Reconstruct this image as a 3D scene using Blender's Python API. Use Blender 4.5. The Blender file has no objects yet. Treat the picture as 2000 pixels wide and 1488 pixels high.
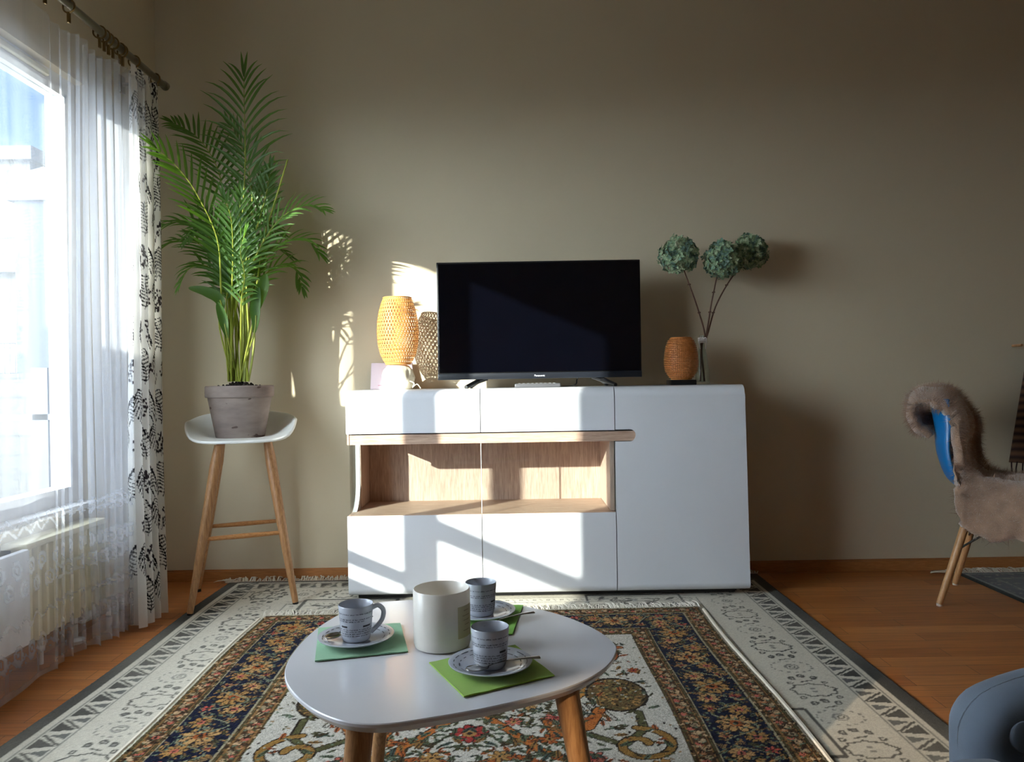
import bpy, bmesh, math, random
import numpy as np
from mathutils import Vector, Matrix
PI = math.pi
rnd = random.Random(7)
rng = np.random.default_rng(11)
S = bpy.context.scene
C = S.collection

# ------------------------------------------------------------------ camera, sky, sun, exposure
F_PX, EYE, ROLL = 1500.0, 0.90, 0.0162
cam_data = bpy.data.cameras.new('camera')
cam_data.sensor_width = 36.0
cam_data.lens = 36.0 * F_PX / 2000.0
cam_data.clip_start = 0.02
cam = bpy.data.objects.new('camera', cam_data)
C.objects.link(cam)
cam.matrix_world = (Matrix.Translation((0, 0, EYE)) @ Matrix.Rotation(PI/2 - 2/1500, 4, 'X')
                    @ Matrix.Rotation(-ROLL, 4, 'Z'))
S.camera = cam

SUN_DIR = Vector((0.93, 1.0, -0.40)).normalized()
world = bpy.data.worlds.new('sky'); S.world = world
world.use_nodes = True
wn = world.node_tree; wn.nodes.clear()
# clear sky: deep blue away from the sun, whitish and much brighter on the sun's side
tcw = wn.nodes.new('ShaderNodeTexCoord')
dt = wn.nodes.new('ShaderNodeVectorMath'); dt.operation = 'DOT_PRODUCT'
dt.inputs[1].default_value = tuple(-SUN_DIR)
wn.links.new(tcw.outputs['Generated'], dt.inputs[0])
glow = wn.nodes.new('ShaderNodeMapRange'); glow.interpolation_type = 'SMOOTHSTEP'
glow.inputs['From Min'].default_value = -0.15; glow.inputs['From Max'].default_value = 0.95
glow.inputs['To Min'].default_value = 0.0; glow.inputs['To Max'].default_value = 15.0
wn.links.new(dt.outputs['Value'], glow.inputs[0])
sx = wn.nodes.new('ShaderNodeSeparateXYZ'); wn.links.new(tcw.outputs['Generated'], sx.inputs[0])
rp_ = wn.nodes.new('ShaderNodeValToRGB'); e_ = rp_.color_ramp.elements
e_[0].position = 0.0; e_[0].color = (0.22, 0.44, 0.80, 1); e_[1].position = 0.45; e_[1].color = (0.04, 0.19, 0.70, 1)
wn.links.new(sx.outputs['Z'], rp_.inputs[0])
gl = wn.nodes.new('ShaderNodeVectorMath'); gl.operation = 'SCALE'; gl.inputs[0].default_value = (0.90, 0.95, 1.06)
wn.links.new(glow.outputs[0], gl.inputs['Scale'])
addn = wn.nodes.new('ShaderNodeVectorMath'); addn.operation = 'ADD'
wn.links.new(rp_.outputs[0], addn.inputs[0]); wn.links.new(gl.outputs[0], addn.inputs[1])
bg = wn.nodes.new('ShaderNodeBackground'); bg.inputs['Strength'].default_value = 1.0
wo = wn.nodes.new('ShaderNodeOutputWorld')
wn.links.new(addn.outputs[0], bg.inputs[0]); wn.links.new(bg.outputs[0], wo.inputs[0])

sd = bpy.data.lights.new('sun', 'SUN'); sd.energy = 15.0; sd.angle = math.radians(0.7)
sd.color = (1.0, 0.95, 0.88)
so = bpy.data.objects.new('sun', sd); C.objects.link(so)
so.rotation_euler = SUN_DIR.to_track_quat('-Z', 'Y').to_euler(); so.location = (-6, -6, 6)

S.view_settings.view_transform = 'Standard'
S.view_settings.look = 'None'
S.view_settings.exposure = 0.44
S.view_settings.gamma = 1.0
S.view_settings.use_curve_mapping = False
S.cycles.max_bounces = 14
S.cycles.diffuse_bounces = 8
S.cycles.glossy_bounces = 4
S.cycles.transmission_bounces = 8
S.cycles.transparent_max_bounces = 24
S.cycles.sample_clamp_indirect = 8.0
S.cycles.use_denoising = True
S.cycles.caustics_reflective = False
S.cycles.caustics_refractive = False

# ------------------------------------------------------------------ measuring helpers (photo pixel -> place)
def unroll(px, py):
    dx, dy = px - 1000.0, py - 744.0
    return dx - dy*ROLL, dy + dx*ROLL + 2.0
def at(px, py, Y):
    dx, dy = unroll(px, py)
    return Vector((dx*Y/F_PX, Y, EYE - dy*Y/F_PX))
def onz(px, py, z=0.0):
    dx, dy = unroll(px, py)
    Y = (EYE - z)*F_PX/dy
    return Vector((dx*Y/F_PX, Y, z))

def lin(c):
    return tuple(((v/255.0)/12.92 if v/255.0 <= 0.04045 else ((v/255.0+0.055)/1.055)**2.4) for v in c)

# ------------------------------------------------------------------ materials
MATS = {}
def _new(name):
    m = bpy.data.materials.new(name); m.use_nodes = True
    nt = m.node_tree; nt.nodes.clear()
    out = nt.nodes.new('ShaderNodeOutputMaterial')
    return m, nt, out
def N(nt, t, **kw):
    n = nt.nodes.new(t)
    for k, v in kw.items(): setattr(n, k, v)
    return n
def coords(nt, scale=(1, 1, 1), rot=(0, 0, 0)):
    tc = N(nt, 'ShaderNodeTexCoord'); mp = N(nt, 'ShaderNodeMapping')
    mp.inputs['Scale'].default_value = scale; mp.inputs['Rotation'].default_value = rot
    nt.links.new(tc.outputs['Object'], mp.inputs[0]); return mp.outputs[0]
def bump(nt, height_socket, bsdf, strength=0.2, dist=0.002):
    b = N(nt, 'ShaderNodeBump'); b.inputs['Strength'].default_value = strength
    b.inputs['Distance'].default_value = dist
    nt.links.new(height_socket, b.inputs['Height']); nt.links.new(b.outputs[0], bsdf.inputs['Normal'])
def mat(name, col, rough=0.5, metal=0.0, var=0.06, vscale=8, bmp=0.0, bscale=200, bdist=0.001,
        sheen=0.0, coat=0.0, spec=0.5, stretch=(1, 1, 1), trans=0.0, tcol=None):
    if name in MATS: return MATS[name]
    m, nt, out = _new(name)
    p = N(nt, 'ShaderNodeBsdfPrincipled'); l = lin(col)
    p.inputs['Roughness'].default_value = rough; p.inputs['Metallic'].default_value = metal
    p.inputs['Sheen Weight'].default_value = sheen; p.inputs['Coat Weight'].default_value = coat
    p.inputs['Coat Roughness'].default_value = 0.08
    p.inputs['Specular IOR Level'].default_value = spec
    v = coords(nt, stretch)
    nz = N(nt, 'ShaderNodeTexNoise'); nz.inputs['Scale'].default_value = vscale
    nz.inputs['Detail'].default_value = 4
    nt.links.new(v, nz.inputs['Vector'])
    r = N(nt, 'ShaderNodeValToRGB')
    r.color_ramp.elements[0].position = 0.3; r.color_ramp.elements[1].position = 0.7
    r.color_ramp.elements[0].color = tuple(x*(1-var) for x in l)+(1,)
    r.color_ramp.elements[1].color = tuple(min(1, x*(1+var)) for x in l)+(1,)
    nt.links.new(nz.outputs[0], r.inputs[0]); nt.links.new(r.outputs[0], p.inputs['Base Color'])
    if bmp:
        n2 = N(nt, 'ShaderNodeTexNoise'); n2.inputs['Scale'].default_value = bscale
        nt.links.new(v, n2.inputs['Vector']); bump(nt, n2.outputs[0], p, bmp, bdist)
    last = p.outputs[0]
    if trans:
        t = N(nt, 'ShaderNodeBsdfTranslucent')
        if tcol: t.inputs[0].default_value = lin(tcol)+(1,)
        else: nt.links.new(r.outputs[0], t.inputs[0])
        mx = N(nt, 'ShaderNodeMixShader'); mx.inputs[0].default_value = trans
        nt.links.new(last, mx.inputs[1]); nt.links.new(t.outputs[0], mx.inputs[2]); last = mx.outputs[0]
    nt.links.new(last, out.inputs[0])
    MATS[name] = m; return m
def wood(name, c1, c2, scale=(1, 1, 1), rough=0.45, grain=14, coat=0.0, rings=3.0):
    if name in MATS: return MATS[name]
    m, nt, out = _new(name)
    p = N(nt, 'ShaderNodeBsdfPrincipled'); p.inputs['Roughness'].default_value = rough
    p.inputs['Coat Weight'].default_value = coat; p.inputs['Coat Roughness'].default_value = 0.15
    v = coords(nt, scale)
    nz = N(nt, 'ShaderNodeTexNoise'); nz.inputs['Scale'].default_value = grain
    nz.inputs['Detail'].default_value = 8; nz.inputs['Roughness'].default_value = 0.65
    nz.inputs['Distortion'].default_value = 0.4
    nt.links.new(v, nz.inputs['Vector'])
    r = N(nt, 'ShaderNodeValToRGB')
    r.color_ramp.elements[0].position = 0.32; r.color_ramp.elements[1].position = 0.68
    r.color_ramp.elements[0].color = lin(c1)+(1,); r.color_ramp.elements[1].color = lin(c2)+(1,)
    nt.links.new(nz.outputs[0], r.inputs[0]); nt.links.new(r.outputs[0], p.inputs['Base Color'])
    bump(nt, nz.outputs[0], p, 0.15, 0.0006)
    nt.links.new(p.outputs[0], out.inputs[0]); MATS[name] = m; return m
def glass(name, tint=(0.93, 0.97, 0.95), rough=0.0, ior=1.5, boost=1.0):
    if name in MATS: return MATS[name]
    m, nt, out = _new(name)
    t = N(nt, 'ShaderNodeBsdfTransparent'); t.inputs[0].default_value = tint+(1,)
    g = N(nt, 'ShaderNodeBsdfGlossy'); g.inputs['Roughness'].default_value = rough
    lw = N(nt, 'ShaderNodeLayerWeight'); lw.inputs[0].default_value = 0.5
    fr = N(nt, 'ShaderNodeMath', operation='POWER'); fr.inputs[1].default_value = 5.0
    nt.links.new(lw.outputs['Facing'], fr.inputs[0])
    mu = N(nt, 'ShaderNodeMath', operation='MULTIPLY_ADD', use_clamp=True); mu.inputs[1].default_value = 0.9*boost; mu.inputs[2].default_value = 0.03*boost
    mx = N(nt, 'ShaderNodeMixShader')
    nt.links.new(fr.outputs[0], mu.inputs[0]); nt.links.new(mu.outputs[0], mx.inputs[0])
    nt.links.new(t.outputs[0], mx.inputs[1]); nt.links.new(g.outputs[0], mx.inputs[2])
    nt.links.new(mx.outputs[0], out.inputs[0]); MATS[name] = m; return m
def attr_mat(name, rough=0.9, sheen=0.3, bscale=500, bmp=0.5, trans=0.0, bdist=0.003, noise=0.12, nscale=250):
    m, nt, out = _new(name)
    p = N(nt, 'ShaderNodeBsdfPrincipled'); p.inputs['Roughness'].default_value = rough
    p.inputs['Sheen Weight'].default_value = sheen
    p.inputs['Specular IOR Level'].default_value = 0.06
    a = N(nt, 'ShaderNodeAttribute'); a.attribute_name = 'Col'
    nz = N(nt, 'ShaderNodeTexNoise'); nz.inputs['Scale'].default_value = nscale
    nt.links.new(coords(nt), nz.inputs['Vector'])
    mr = N(nt, 'ShaderNodeMapRange'); mr.inputs['From Min'].default_value = 0.25; mr.inputs['From Max'].default_value = 0.75
    mr.inputs['To Min'].default_value = 1-noise; mr.inputs['To Max'].default_value = 1+noise
    nt.links.new(nz.outputs[0], mr.inputs[0])
    ml = N(nt, 'ShaderNodeVectorMath', operation='SCALE')
    nt.links.new(a.outputs['Color'], ml.inputs[0]); nt.links.new(mr.outputs[0], ml.inputs['Scale'])
    nt.links.new(ml.outputs[0], p.inputs['Base Color'])
    n2 = N(nt, 'ShaderNodeTexNoise'); n2.inputs['Scale'].default_value = bscale
    nt.links.new(coords(nt), n2.inputs['Vector']); bump(nt, n2.outputs[0], p, bmp, bdist)
    last = p.outputs[0]
    if trans:
        t = N(nt, 'ShaderNodeBsdfTranslucent'); nt.links.new(ml.outputs[0], t.inputs[0])
        mx = N(nt, 'ShaderNodeMixShader'); mx.inputs[0].default_value = trans
        nt.links.new(last, mx.inputs[1]); nt.links.new(t.outputs[0], mx.inputs[2]); last = mx.outputs[0]
    nt.links.new(last, out.inputs[0]); return m

# ------------------------------------------------------------------ mesh helpers
def world_origin(o):
    v = Vector((0, 0, 0))
    while o: v += o.location; o = o.parent
    return v
def finish(o, label=None, cat=None, group=None, kind=None):
    if label: o['label'] = label
    if cat: o['category'] = cat
    if group: o['group'] = group
    if kind: o['kind'] = kind
    return o
def obj(name, bm, m, parent=None, smooth=30, label=None, cat=None, group=None, kind=None, recalc=True):
    """link a bmesh (world coordinates) as one object; part of parent if given"""
    if isinstance(bm, bmesh.types.BMesh):
        if recalc: bmesh.ops.recalc_face_normals(bm, faces=bm.faces)
        me = bpy.data.meshes.new(name); bm.to_mesh(me); bm.free()
    else: me = bm
    o = bpy.data.objects.new(name, me); C.objects.link(o)
    n = len(me.vertices); co = np.empty(n*3, dtype=np.float64); me.vertices.foreach_get('co', co); co = co.reshape(-1, 3)
    if parent is not None:
        off = np.array(world_origin(parent)); o.parent = parent
    else:
        mn, mx = co.min(0), co.max(0); off = np.array([(mn[0]+mx[0])/2, (mn[1]+mx[1])/2, mn[2]])
        o.location = off
    co -= off; me.vertices.foreach_set('co', co.ravel()); me.update()
    if m: me.materials.append(m)
    if smooth is not None and len(me.polygons):
        me.polygons.foreach_set('use_smooth', [True]*len(me.polygons))
        if smooth < 180: me.set_sharp_from_angle(angle=math.radians(smooth))
    return finish(o, label, cat, group, kind)
def thing(name, label, cat, loc, group=None, kind=None):
    o = bpy.data.objects.new(name, None); C.objects.link(o); o.location = loc
    o.empty_display_size = 0.05
    return finish(o, label, cat, group, kind)
def dup(root, loc, rz=0.0, label=None):
    def cp(o, parent):
        c = o.copy(); C.objects.link(c); c.parent = parent
        for ch in [x for x in bpy.data.objects if x.parent == o]: cp(ch, c)
        return c
    r = cp(root, None); r.location = loc; r.rotation_euler = (0, 0, rz)
    if label: r['label'] = label
    return r
def B(): return bmesh.new()
def box(bm, lo, hi):
    r = bmesh.ops.create_cube(bm, size=1.0); lo, hi = Vector(lo), Vector(hi); c = (lo+hi)/2; s = hi-lo
    for v in r['verts']: v.co = Vector((v.co.x*s.x, v.co.y*s.y, v.co.z*s.z)) + c
    return r['verts']
def bevbox(bm, lo, hi, r=0.003, seg=2):
    t = bmesh.new(); box(t, lo, hi)
    bmesh.ops.bevel(t, geom=t.edges[:], offset=r, segments=seg, profile=0.5, affect='EDGES')
    merge(bm, t)
def merge(bm, t, M=None):
    me = bpy.data.meshes.new('tmp'); t.to_mesh(me); t.free()
    if M is not None: me.transform(M)
    bm.from_mesh(me); bpy.data.meshes.remove(me)
def roundbox(bm, c, s, r, cuts=14, fn=None, M=None):
    t = bmesh.new(); bmesh.ops.create_cube(t, size=1.0)
    bmesh.ops.subdivide_edges(t, edges=t.edges[:], cuts=cuts, use_grid_fill=True)
    h = [x/2 for x in s]
    for v in t.verts:
        p = [v.co[i]*s[i] for i in range(3)]
        q = [max(-h[i]+r, min(h[i]-r, p[i])) for i in range(3)]
        d = Vector(p)-Vector(q)
        if d.length > 1e-9: d.normalize()
        w = Vector(q)+d*r
        if fn: w = fn(w)
        v.co = w + Vector(c)
    merge(bm, t, M)
def tube(bm, pts, rad, seg=10, cap=True, flat=None):
    pts = [Vector(p) for p in pts]; n = len(pts)
    if not hasattr(rad, '__len__'): rad = [rad]*n
    rings = []; prev = None
    for i, p in enumerate(pts):
        t = (pts[min(i+1, n-1)]-pts[max(i-1, 0)]).normalized()
        if prev is None:
            a = Vector((0, 0, 1)) if abs(t.z) < 0.9 else Vector((1, 0, 0))
            u = t.cross(a).normalized()
        else: u = (prev - t*prev.dot(t)).normalized()
        w = t.cross(u); prev = u
        rings.append([bm.verts.new(p + (u*math.cos(2*PI*k/seg) + w*math.sin(2*PI*k/seg)*(flat or 1))*rad[i]) for k in range(seg)])
    for a, b in zip(rings, rings[1:]):
        for k in range(seg): bm.faces.new((a[k], a[(k+1) % seg], b[(k+1) % seg], b[k]))
    if cap:
        bm.faces.new(rings[0][::-1]); bm.faces.new(rings[-1])
def lathe(bm, c, prof, seg=40, close=False):
    """prof: list of (r, z)"""
    rings = []
    for r, z in prof:
        if r < 1e-6: rings.append([bm.verts.new((c[0], c[1], c[2]+z))])
        else: rings.append([bm.verts.new((c[0]+r*math.cos(2*PI*k/seg), c[1]+r*math.sin(2*PI*k/seg), c[2]+z)) for k in range(seg)])
    for a, b in zip(rings, rings[1:]):
        for k in range(seg):
            k2 = (k+1) % seg
            if len(a) == 1 and len(b) == 1: continue
            if len(a) == 1: bm.faces.new((a[0], b[k2], b[k]))
            elif len(b) == 1: bm.faces.new((a[k], a[k2], b[0]))
            else: bm.faces.new((a[k], a[k2], b[k2], b[k]))
def prism(bm, poly, f0, f1):
    """poly in 2D; f0/f1 map a 2D point to the two 3D ends"""
    a = [bm.verts.new(f0(p)) for p in poly]; b = [bm.verts.new(f1(p)) for p in poly]
    n = len(poly)
    bm.faces.new(a); bm.faces.new(b[::-1])
    for k in range(n): bm.faces.new((a[k], b[k], b[(k+1) % n], a[(k+1) % n]))
def extrude_x(bm, prof, x0, x1):      # prof of (y,z)
    prism(bm, prof, lambda p: (x0, p[0], p[1]), lambda p: (x1, p[0], p[1]))
def spline(pts, n, closed=False):
    P = [Vector(p) for p in pts]; m = len(P); out = []
    segs = m if closed else m-1
    for i in range(segs):
        if closed: p0, p1, p2, p3 = P[(i-1) % m], P[i], P[(i+1) % m], P[(i+2) % m]
        else: p0, p1, p2, p3 = P[max(i-1, 0)], P[i], P[i+1], P[min(i+2, m-1)]
        for k in range(n):
            t = k/n
            out.append(0.5*((2*p1)+(p2-p0)*t+(2*p0-5*p1+4*p2-p3)*t*t+(3*p1-p0-3*p2+p3)*t**3))
    if not closed: out.append(P[-1])
    return out
def grid_mesh(name, co, col=None, wrap=False):
    """co: (R,Cc,3) array -> quad grid mesh, optional colour attribute (R,Cc,3)"""
    R, K = co.shape[:2]
    me = bpy.data.meshes.new(name)
    idx = np.arange(R*K).reshape(R, K)
    q = np.stack([idx[:-1, :-1], idx[:-1, 1:], idx[1:, 1:], idx[1:, :-1]], -1).reshape(-1, 4)
    me.vertices.add(R*K); me.vertices.foreach_set('co', co.reshape(-1).astype(np.float32))
    me.loops.add(q.size); me.loops.foreach_set('vertex_index', q.ravel().astype(np.int32))
    me.polygons.add(len(q)); me.polygons.foreach_set('loop_start', np.arange(0, q.size, 4, dtype=np.int32))
    me.update(calc_edges=True)
    if col is not None:
        a = me.color_attributes.new('Col', 'FLOAT_COLOR', 'POINT')
        rgba = np.ones((R*K, 4), np.float32); rgba[:, :3] = col.reshape(-1, 3)
        a.data.foreach_set('color', rgba.ravel())
    me.validate()
    return me

class Paint:
    """small raster painter; pattern is baked to a mesh colour attribute. coordinates in metres"""
    def __init__(s, w, h, res, base):
        s.res = res; s.W = int(round(w/res))+1; s.H = int(round(h/res))+1
        s.a = np.empty((s.H, s.W, 3), np.float32); s.a[:] = lin(base)
    def _win(s, x0, y0, x1, y1):
        i0 = max(0, int(x0/s.res)); i1 = min(s.W, int(x1/s.res)+2); j0 = max(0, int(y0/s.res)); j1 = min(s.H, int(y1/s.res)+2)
        if i1 <= i0 or j1 <= j0: return None
        X, Y = np.meshgrid(np.arange(i0, i1)*s.res, np.arange(j0, j1)*s.res)
        return (slice(j0, j1), slice(i0, i1)), X, Y
    def ell(s, cx, cy, rx, ry, rot=0, col=(0, 0, 0), ring=None):
        R = max(rx, ry); w = s._win(cx-R, cy-R, cx+R, cy+R)
        if w is None: return
        sl, X, Y = w; c, n = math.cos(rot), math.sin(rot)
        u = ((X-cx)*c+(Y-cy)*n)/rx; v = (-(X-cx)*n+(Y-cy)*c)/ry; d = np.sqrt(u*u+v*v)
        m = d < 1
        if ring: m &= d > 1-ring
        s.a[sl][m] = lin(col)
    def line(s, p, q, w, col):
        x0, x1 = min(p[0], q[0])-w, max(p[0], q[0])+w; y0, y1 = min(p[1], q[1])-w, max(p[1], q[1])+w
        k = s._win(x0, y0, x1, y1)
        if k is None: return
        sl, X, Y = k; dx, dy = q[0]-p[0], q[1]-p[1]; L = dx*dx+dy*dy+1e-12
        t = np.clip(((X-p[0])*dx+(Y-p[1])*dy)/L, 0, 1)
        m = np.hypot(X-p[0]-t*dx, Y-p[1]-t*dy) < w/2
        s.a[sl][m] = lin(col)
    def poly(s, pts, w, col):
        for a, b in zip(pts, pts[1:]): s.line(a, b, w, col)
    def rect(s, x0, y0, x1, y1, col):
        i0, i1, j0, j1 = [int(round(v/s.res)) for v in (x0, x1, y0, y1)]
        s.a[max(0, j0):max(0, j1), max(0, i0):max(0, i1)] = lin(col)
    def tri(s, p, q, r, col):
        xs = [p[0], q[0], r[0]]; ys = [p[1], q[1], r[1]]; k = s._win(min(xs), min(ys), max(xs), max(ys))
        if k is None: return
        sl, X, Y = k
        def e(a, b): return (X-a[0])*(b[1]-a[1])-(Y-a[1])*(b[0]-a[0])
        A, Bb, Cc = e(p, q), e(q, r), e(r, p)
        m = ((A >= 0) & (Bb >= 0) & (Cc >= 0)) | ((A <= 0) & (Bb <= 0) & (Cc <= 0))
        s.a[sl][m] = lin(col)

# ------------------------------------------------------------------ materials used by several things
M_WALL = mat('warm_grey_plaster', (202, 189, 163), 0.85, var=0.02, vscale=2, bmp=0.08, bscale=160)
M_WHITE = mat('white_lacquer', (216, 218, 224), 0.22, var=0.01, coat=0.3)
M_FRAME = mat('white_window_frame', (235, 233, 232), 0.4, var=0.02)
M_OAK = wood('oak_legs', (138, 94, 58), (186, 140, 94), (14, 14, 1.2), 0.45)
M_BLACK = mat('black_plastic', (14, 14, 16), 0.3, var=0.05)
M_SON = wood('sonoma_oak', (158, 132, 120), (206, 180, 164), (22, 22, 1.4), 0.5, grain=9)
M_SONH = wood('sonoma_oak_horizontal', (158, 128, 110), (200, 172, 152), (1.4, 22, 22), 0.5, grain=9)
M_SKIRT = wood('skirting_oak', (150, 96, 52), (186, 128, 76), (1.2, 20, 20), 0.4)
M_GLASS = glass('window_glass')
M_GLASSG = glass('cabinet_glass', (0.95, 0.97, 0.96), boost=1.0)
M_STEEL = mat('steel', (150, 148, 145), 0.2, metal=1.0, var=0.03)

# ------------------------------------------------------------------ room shell
XL, YB, XR, YF, ZC = -1.613, 3.525, 4.3, -3.0, 2.78
XO = -1.735                                      # outer face of the left wall
Y0, Y1, ZS, ZH = 0.85, 2.93, 0.45, 2.05         # window opening
def struct(name, bm, m, **k): return obj(name, bm, m, kind='structure', **k)

# parquet
m_floor, nt, out = _new('oak_parquet')
p = N(nt, 'ShaderNodeBsdfPrincipled'); p.inputs['Roughness'].default_value = 0.32
tc = N(nt, 'ShaderNodeTexCoord')
br = N(nt, 'ShaderNodeTexBrick'); br.offset = 0.37; br.inputs['Scale'].default_value = 1.0
br.inputs['Brick Width'].default_value = 0.62; br.inputs['Row Height'].default_value = 0.075
br.inputs['Mortar Size'].default_value = 0.0011; br.inputs['Mortar Smooth'].default_value = 0.3
br.inputs['Color1'].default_value = lin((190, 122, 66))+(1,); br.inputs['Color2'].default_value = lin((158, 92, 44))+(1,)
br.inputs['Mortar'].default_value = lin((70, 40, 20))+(1,)
nt.links.new(tc.outputs['Object'], br.inputs['Vector'])
mp = N(nt, 'ShaderNodeMapping'); mp.inputs['Scale'].default_value = (1.2, 22, 1)
nt.links.new(tc.outputs['Object'], mp.inputs[0])
nz = N(nt, 'ShaderNodeTexNoise'); nz.inputs['Scale'].default_value = 5; nz.inputs['Detail'].default_value = 7
nt.links.new(mp.outputs[0], nz.inputs['Vector'])
mr = N(nt, 'ShaderNodeMapRange'); mr.inputs['From Min'].default_value = 0.3; mr.inputs['From Max'].default_value = 0.7
mr.inputs['To Min'].default_value = 0.78; mr.inputs['To Max'].default_value = 1.15
nt.links.new(nz.outputs[0], mr.inputs[0])
vm = N(nt, 'ShaderNodeVectorMath', operation='SCALE'); nt.links.new(br.outputs[0], vm.inputs[0]); nt.links.new(mr.outputs[0], vm.inputs['Scale'])
nt.links.new(vm.outputs[0], p.inputs['Base Color'])
inv = N(nt, 'ShaderNodeMath', operation='SUBTRACT'); inv.inputs[0].default_value = 1.0; nt.links.new(br.outputs['Fac'], inv.inputs[1])
bump(nt, inv.outputs[0], p, 0.4, 0.001); nt.links.new(p.outputs[0], out.inputs[0])

b = B(); box(b, (XO, YF-0.2, -0.12), (XR+0.2, YB+0.2, 0)); struct('floor', b, m_floor)
b = B(); box(b, (XO, YF-0.2, ZC), (XR+0.2, YB+0.2, ZC+0.15)); struct('ceiling', b, mat('white_ceiling', (225, 222, 214), 0.9, var=0.01))
b = B(); box(b, (XL, YB, 0), (XR, YB+0.2, ZC)); struct('wall_back', b, M_WALL)
b = B(); box(b, (XR, YF, 0), (XR+0.2, YB+0.2, ZC)); struct('wall_right', b, M_WALL)
b = B(); box(b, (XO, YF-0.2, 0), (XR+0.2, YF, ZC)); struct('wall_front', b, M_WALL)
b = B()
W2 = (-1.25, -0.60, 0.62, 1.26)                  # small window nearer than the camera
box(b, (XO, Y1, 0), (XL, YB+0.2, ZC))
box(b, (XO, Y0, ZH), (XL, Y1, ZC)); box(b, (XO, Y0, 0), (XL, Y1, ZS))
box(b, (XO, W2[1], 0), (XL, Y0, ZC)); box(b, (XO, YF, 0), (XL, W2[0], ZC))
box(b, (XO, W2[0], 0), (XL, W2[1], W2[2])); box(b, (XO, W2[0], W2[3]), (XL, W2[1], ZC))
struct('wall_left', b, M_WALL)
b = B(); box(b, (XL, YB-0.014, 0), (XR, YB, 0.052)); bmesh.ops.bevel(b, geom=[e for e in b.edges if all(v.co.y < YB-0.01 and v.co.z > 0.04 for v in e.verts)], offset=0.006, segments=2, affect='EDGES')
struct('baseboard_back', b, M_SKIRT)
b = B(); box(b, (XL, YF, 0), (XL+0.014, YB-0.014, 0.052)); struct('baseboard_left', b, wood('skirting_oak_side', (150, 96, 52), (186, 128, 76), (20, 1.2, 20), 0.4))

# window: frame, panes, vent, sill
win = thing('window_1', None, None, (-1.685, 1.93, ZS), kind='structure')
b = B()
fx0, fx1 = -1.72, -1.65
GT = 1.985
box(b, (fx0, Y0, GT), (fx1, Y1, ZH)); box(b, (fx0, Y0, ZS), (fx1, Y1, 0.53))
box(b, (fx0, Y0, 0.53), (fx1, 0.99, GT)); box(b, (fx0, 2.855, 0.53), (fx1, Y1, GT))
box(b, (fx0, 2.328, 0.53), (fx1, 2.462, GT)); box(b, (fx0, 1.675, 0.53), (fx1, 1.762, GT))
box(b, (fx0, 1.762, 0.612), (fx1, 2.328, 0.644)); box(b, (fx0, 0.99, 0.855), (fx1, 1.675, 0.915))
# sash rebates
box(b, (fx1, 2.45, GT-0.012), (fx1+0.010, 2.86, GT+0.02)); box(b, (fx1, 2.845, 0.53), (fx1+0.010, 2.872, GT))
obj('window_frame', b, M_FRAME, win)
for a, c in ((0.99, 1.675), (1.762, 2.328), (2.462, 2.855)):
    b = B(); box(b, (-1.688, a, 0.53), (-1.682, c, GT)); obj('window_pane', b, M_GLASS, win)
b = B(); bevbox(b, (fx1, 2.1, 2.008), (fx1+0.02, 2.74, 2.032), 0.006, 3); obj('trickle_vent', b, mat('cream_vent', (222, 214, 190), 0.5), win)
b = B(); bevbox(b, (fx1, Y0, ZS), (XL+0.03, Y1, ZS+0.02), 0.004); obj('window_sill', b, M_FRAME, win)
w2 = thing('window_2', None, None, (-1.685, -1.04, W2[2]), kind='structure')
b = B()
box(b, (fx0, W2[0], W2[2]), (fx1, W2[1], W2[2]+0.04)); box(b, (fx0, W2[0], W2[3]-0.04), (fx1, W2[1], W2[3]))
box(b, (fx0, W2[0], W2[2]), (fx1, W2[0]+0.04, W2[3])); box(b, (fx0, W2[1]-0.04, W2[2]), (fx1, W2[1], W2[3]))
obj('window_frame', b, M_FRAME, w2)
b = B(); box(b, (-1.688, W2[0]+0.04, W2[2]+0.04), (-1.682, W2[1]-0.04, W2[3]-0.04)); obj('window_pane', b, glass('dimming_glass', (0.42, 0.38, 0.32)), w2)  # dark tint added to dim the sun coming through this window

# ------------------------------------------------------------------ outside the window
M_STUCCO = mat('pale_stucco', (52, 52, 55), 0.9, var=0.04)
b = B(); box(b, (-2.17, 3.62, -0.4), (-1.735, 3.80, 3.2)); struct('trim_1', b, mat('shade_blue_render', (64, 72, 98), 0.8))  # white wing wall, the blue of its shade put into the colour
b = B(); box(b, (-2.24, 1.82, -0.3), (-2.20, 2.42, 1.36)); struct('shade_panel_1', b, mat('grey_shade_panel', (120, 124, 130), 0.7))  # unseen panel added to keep sun off the lower far sash
b = B(); box(b, (-2.94, 2.28, -0.3), (-2.90, 2.92, 2.08)); struct('shade_panel_2', b, MATS['grey_shade_panel'])  # second unseen panel, added to shade the lower part of the wing wall
b = B(); box(b, (-60, -30, -3.4), (XO-0.9, 70, -3.2)); obj('street_ground', b, mat('paving', (70, 69, 66), 0.9), kind='structure')
bd = thing('apartment_building', 'pale apartment building with balconies seen through window glass', 'building', (-15, 21, -3.2))
b = B(); box(b, (-19, 20, -3.2), (-12.45, 26, 6.8)); obj('wall', b, M_STUCCO, bd)
b = B(); box(b, (-19.1, 19.8, 6.8), (-12.3, 26, 7.15)); obj('roof', b, mat('roof_slab', (36, 42, 56), 0.8), bd)
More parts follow.
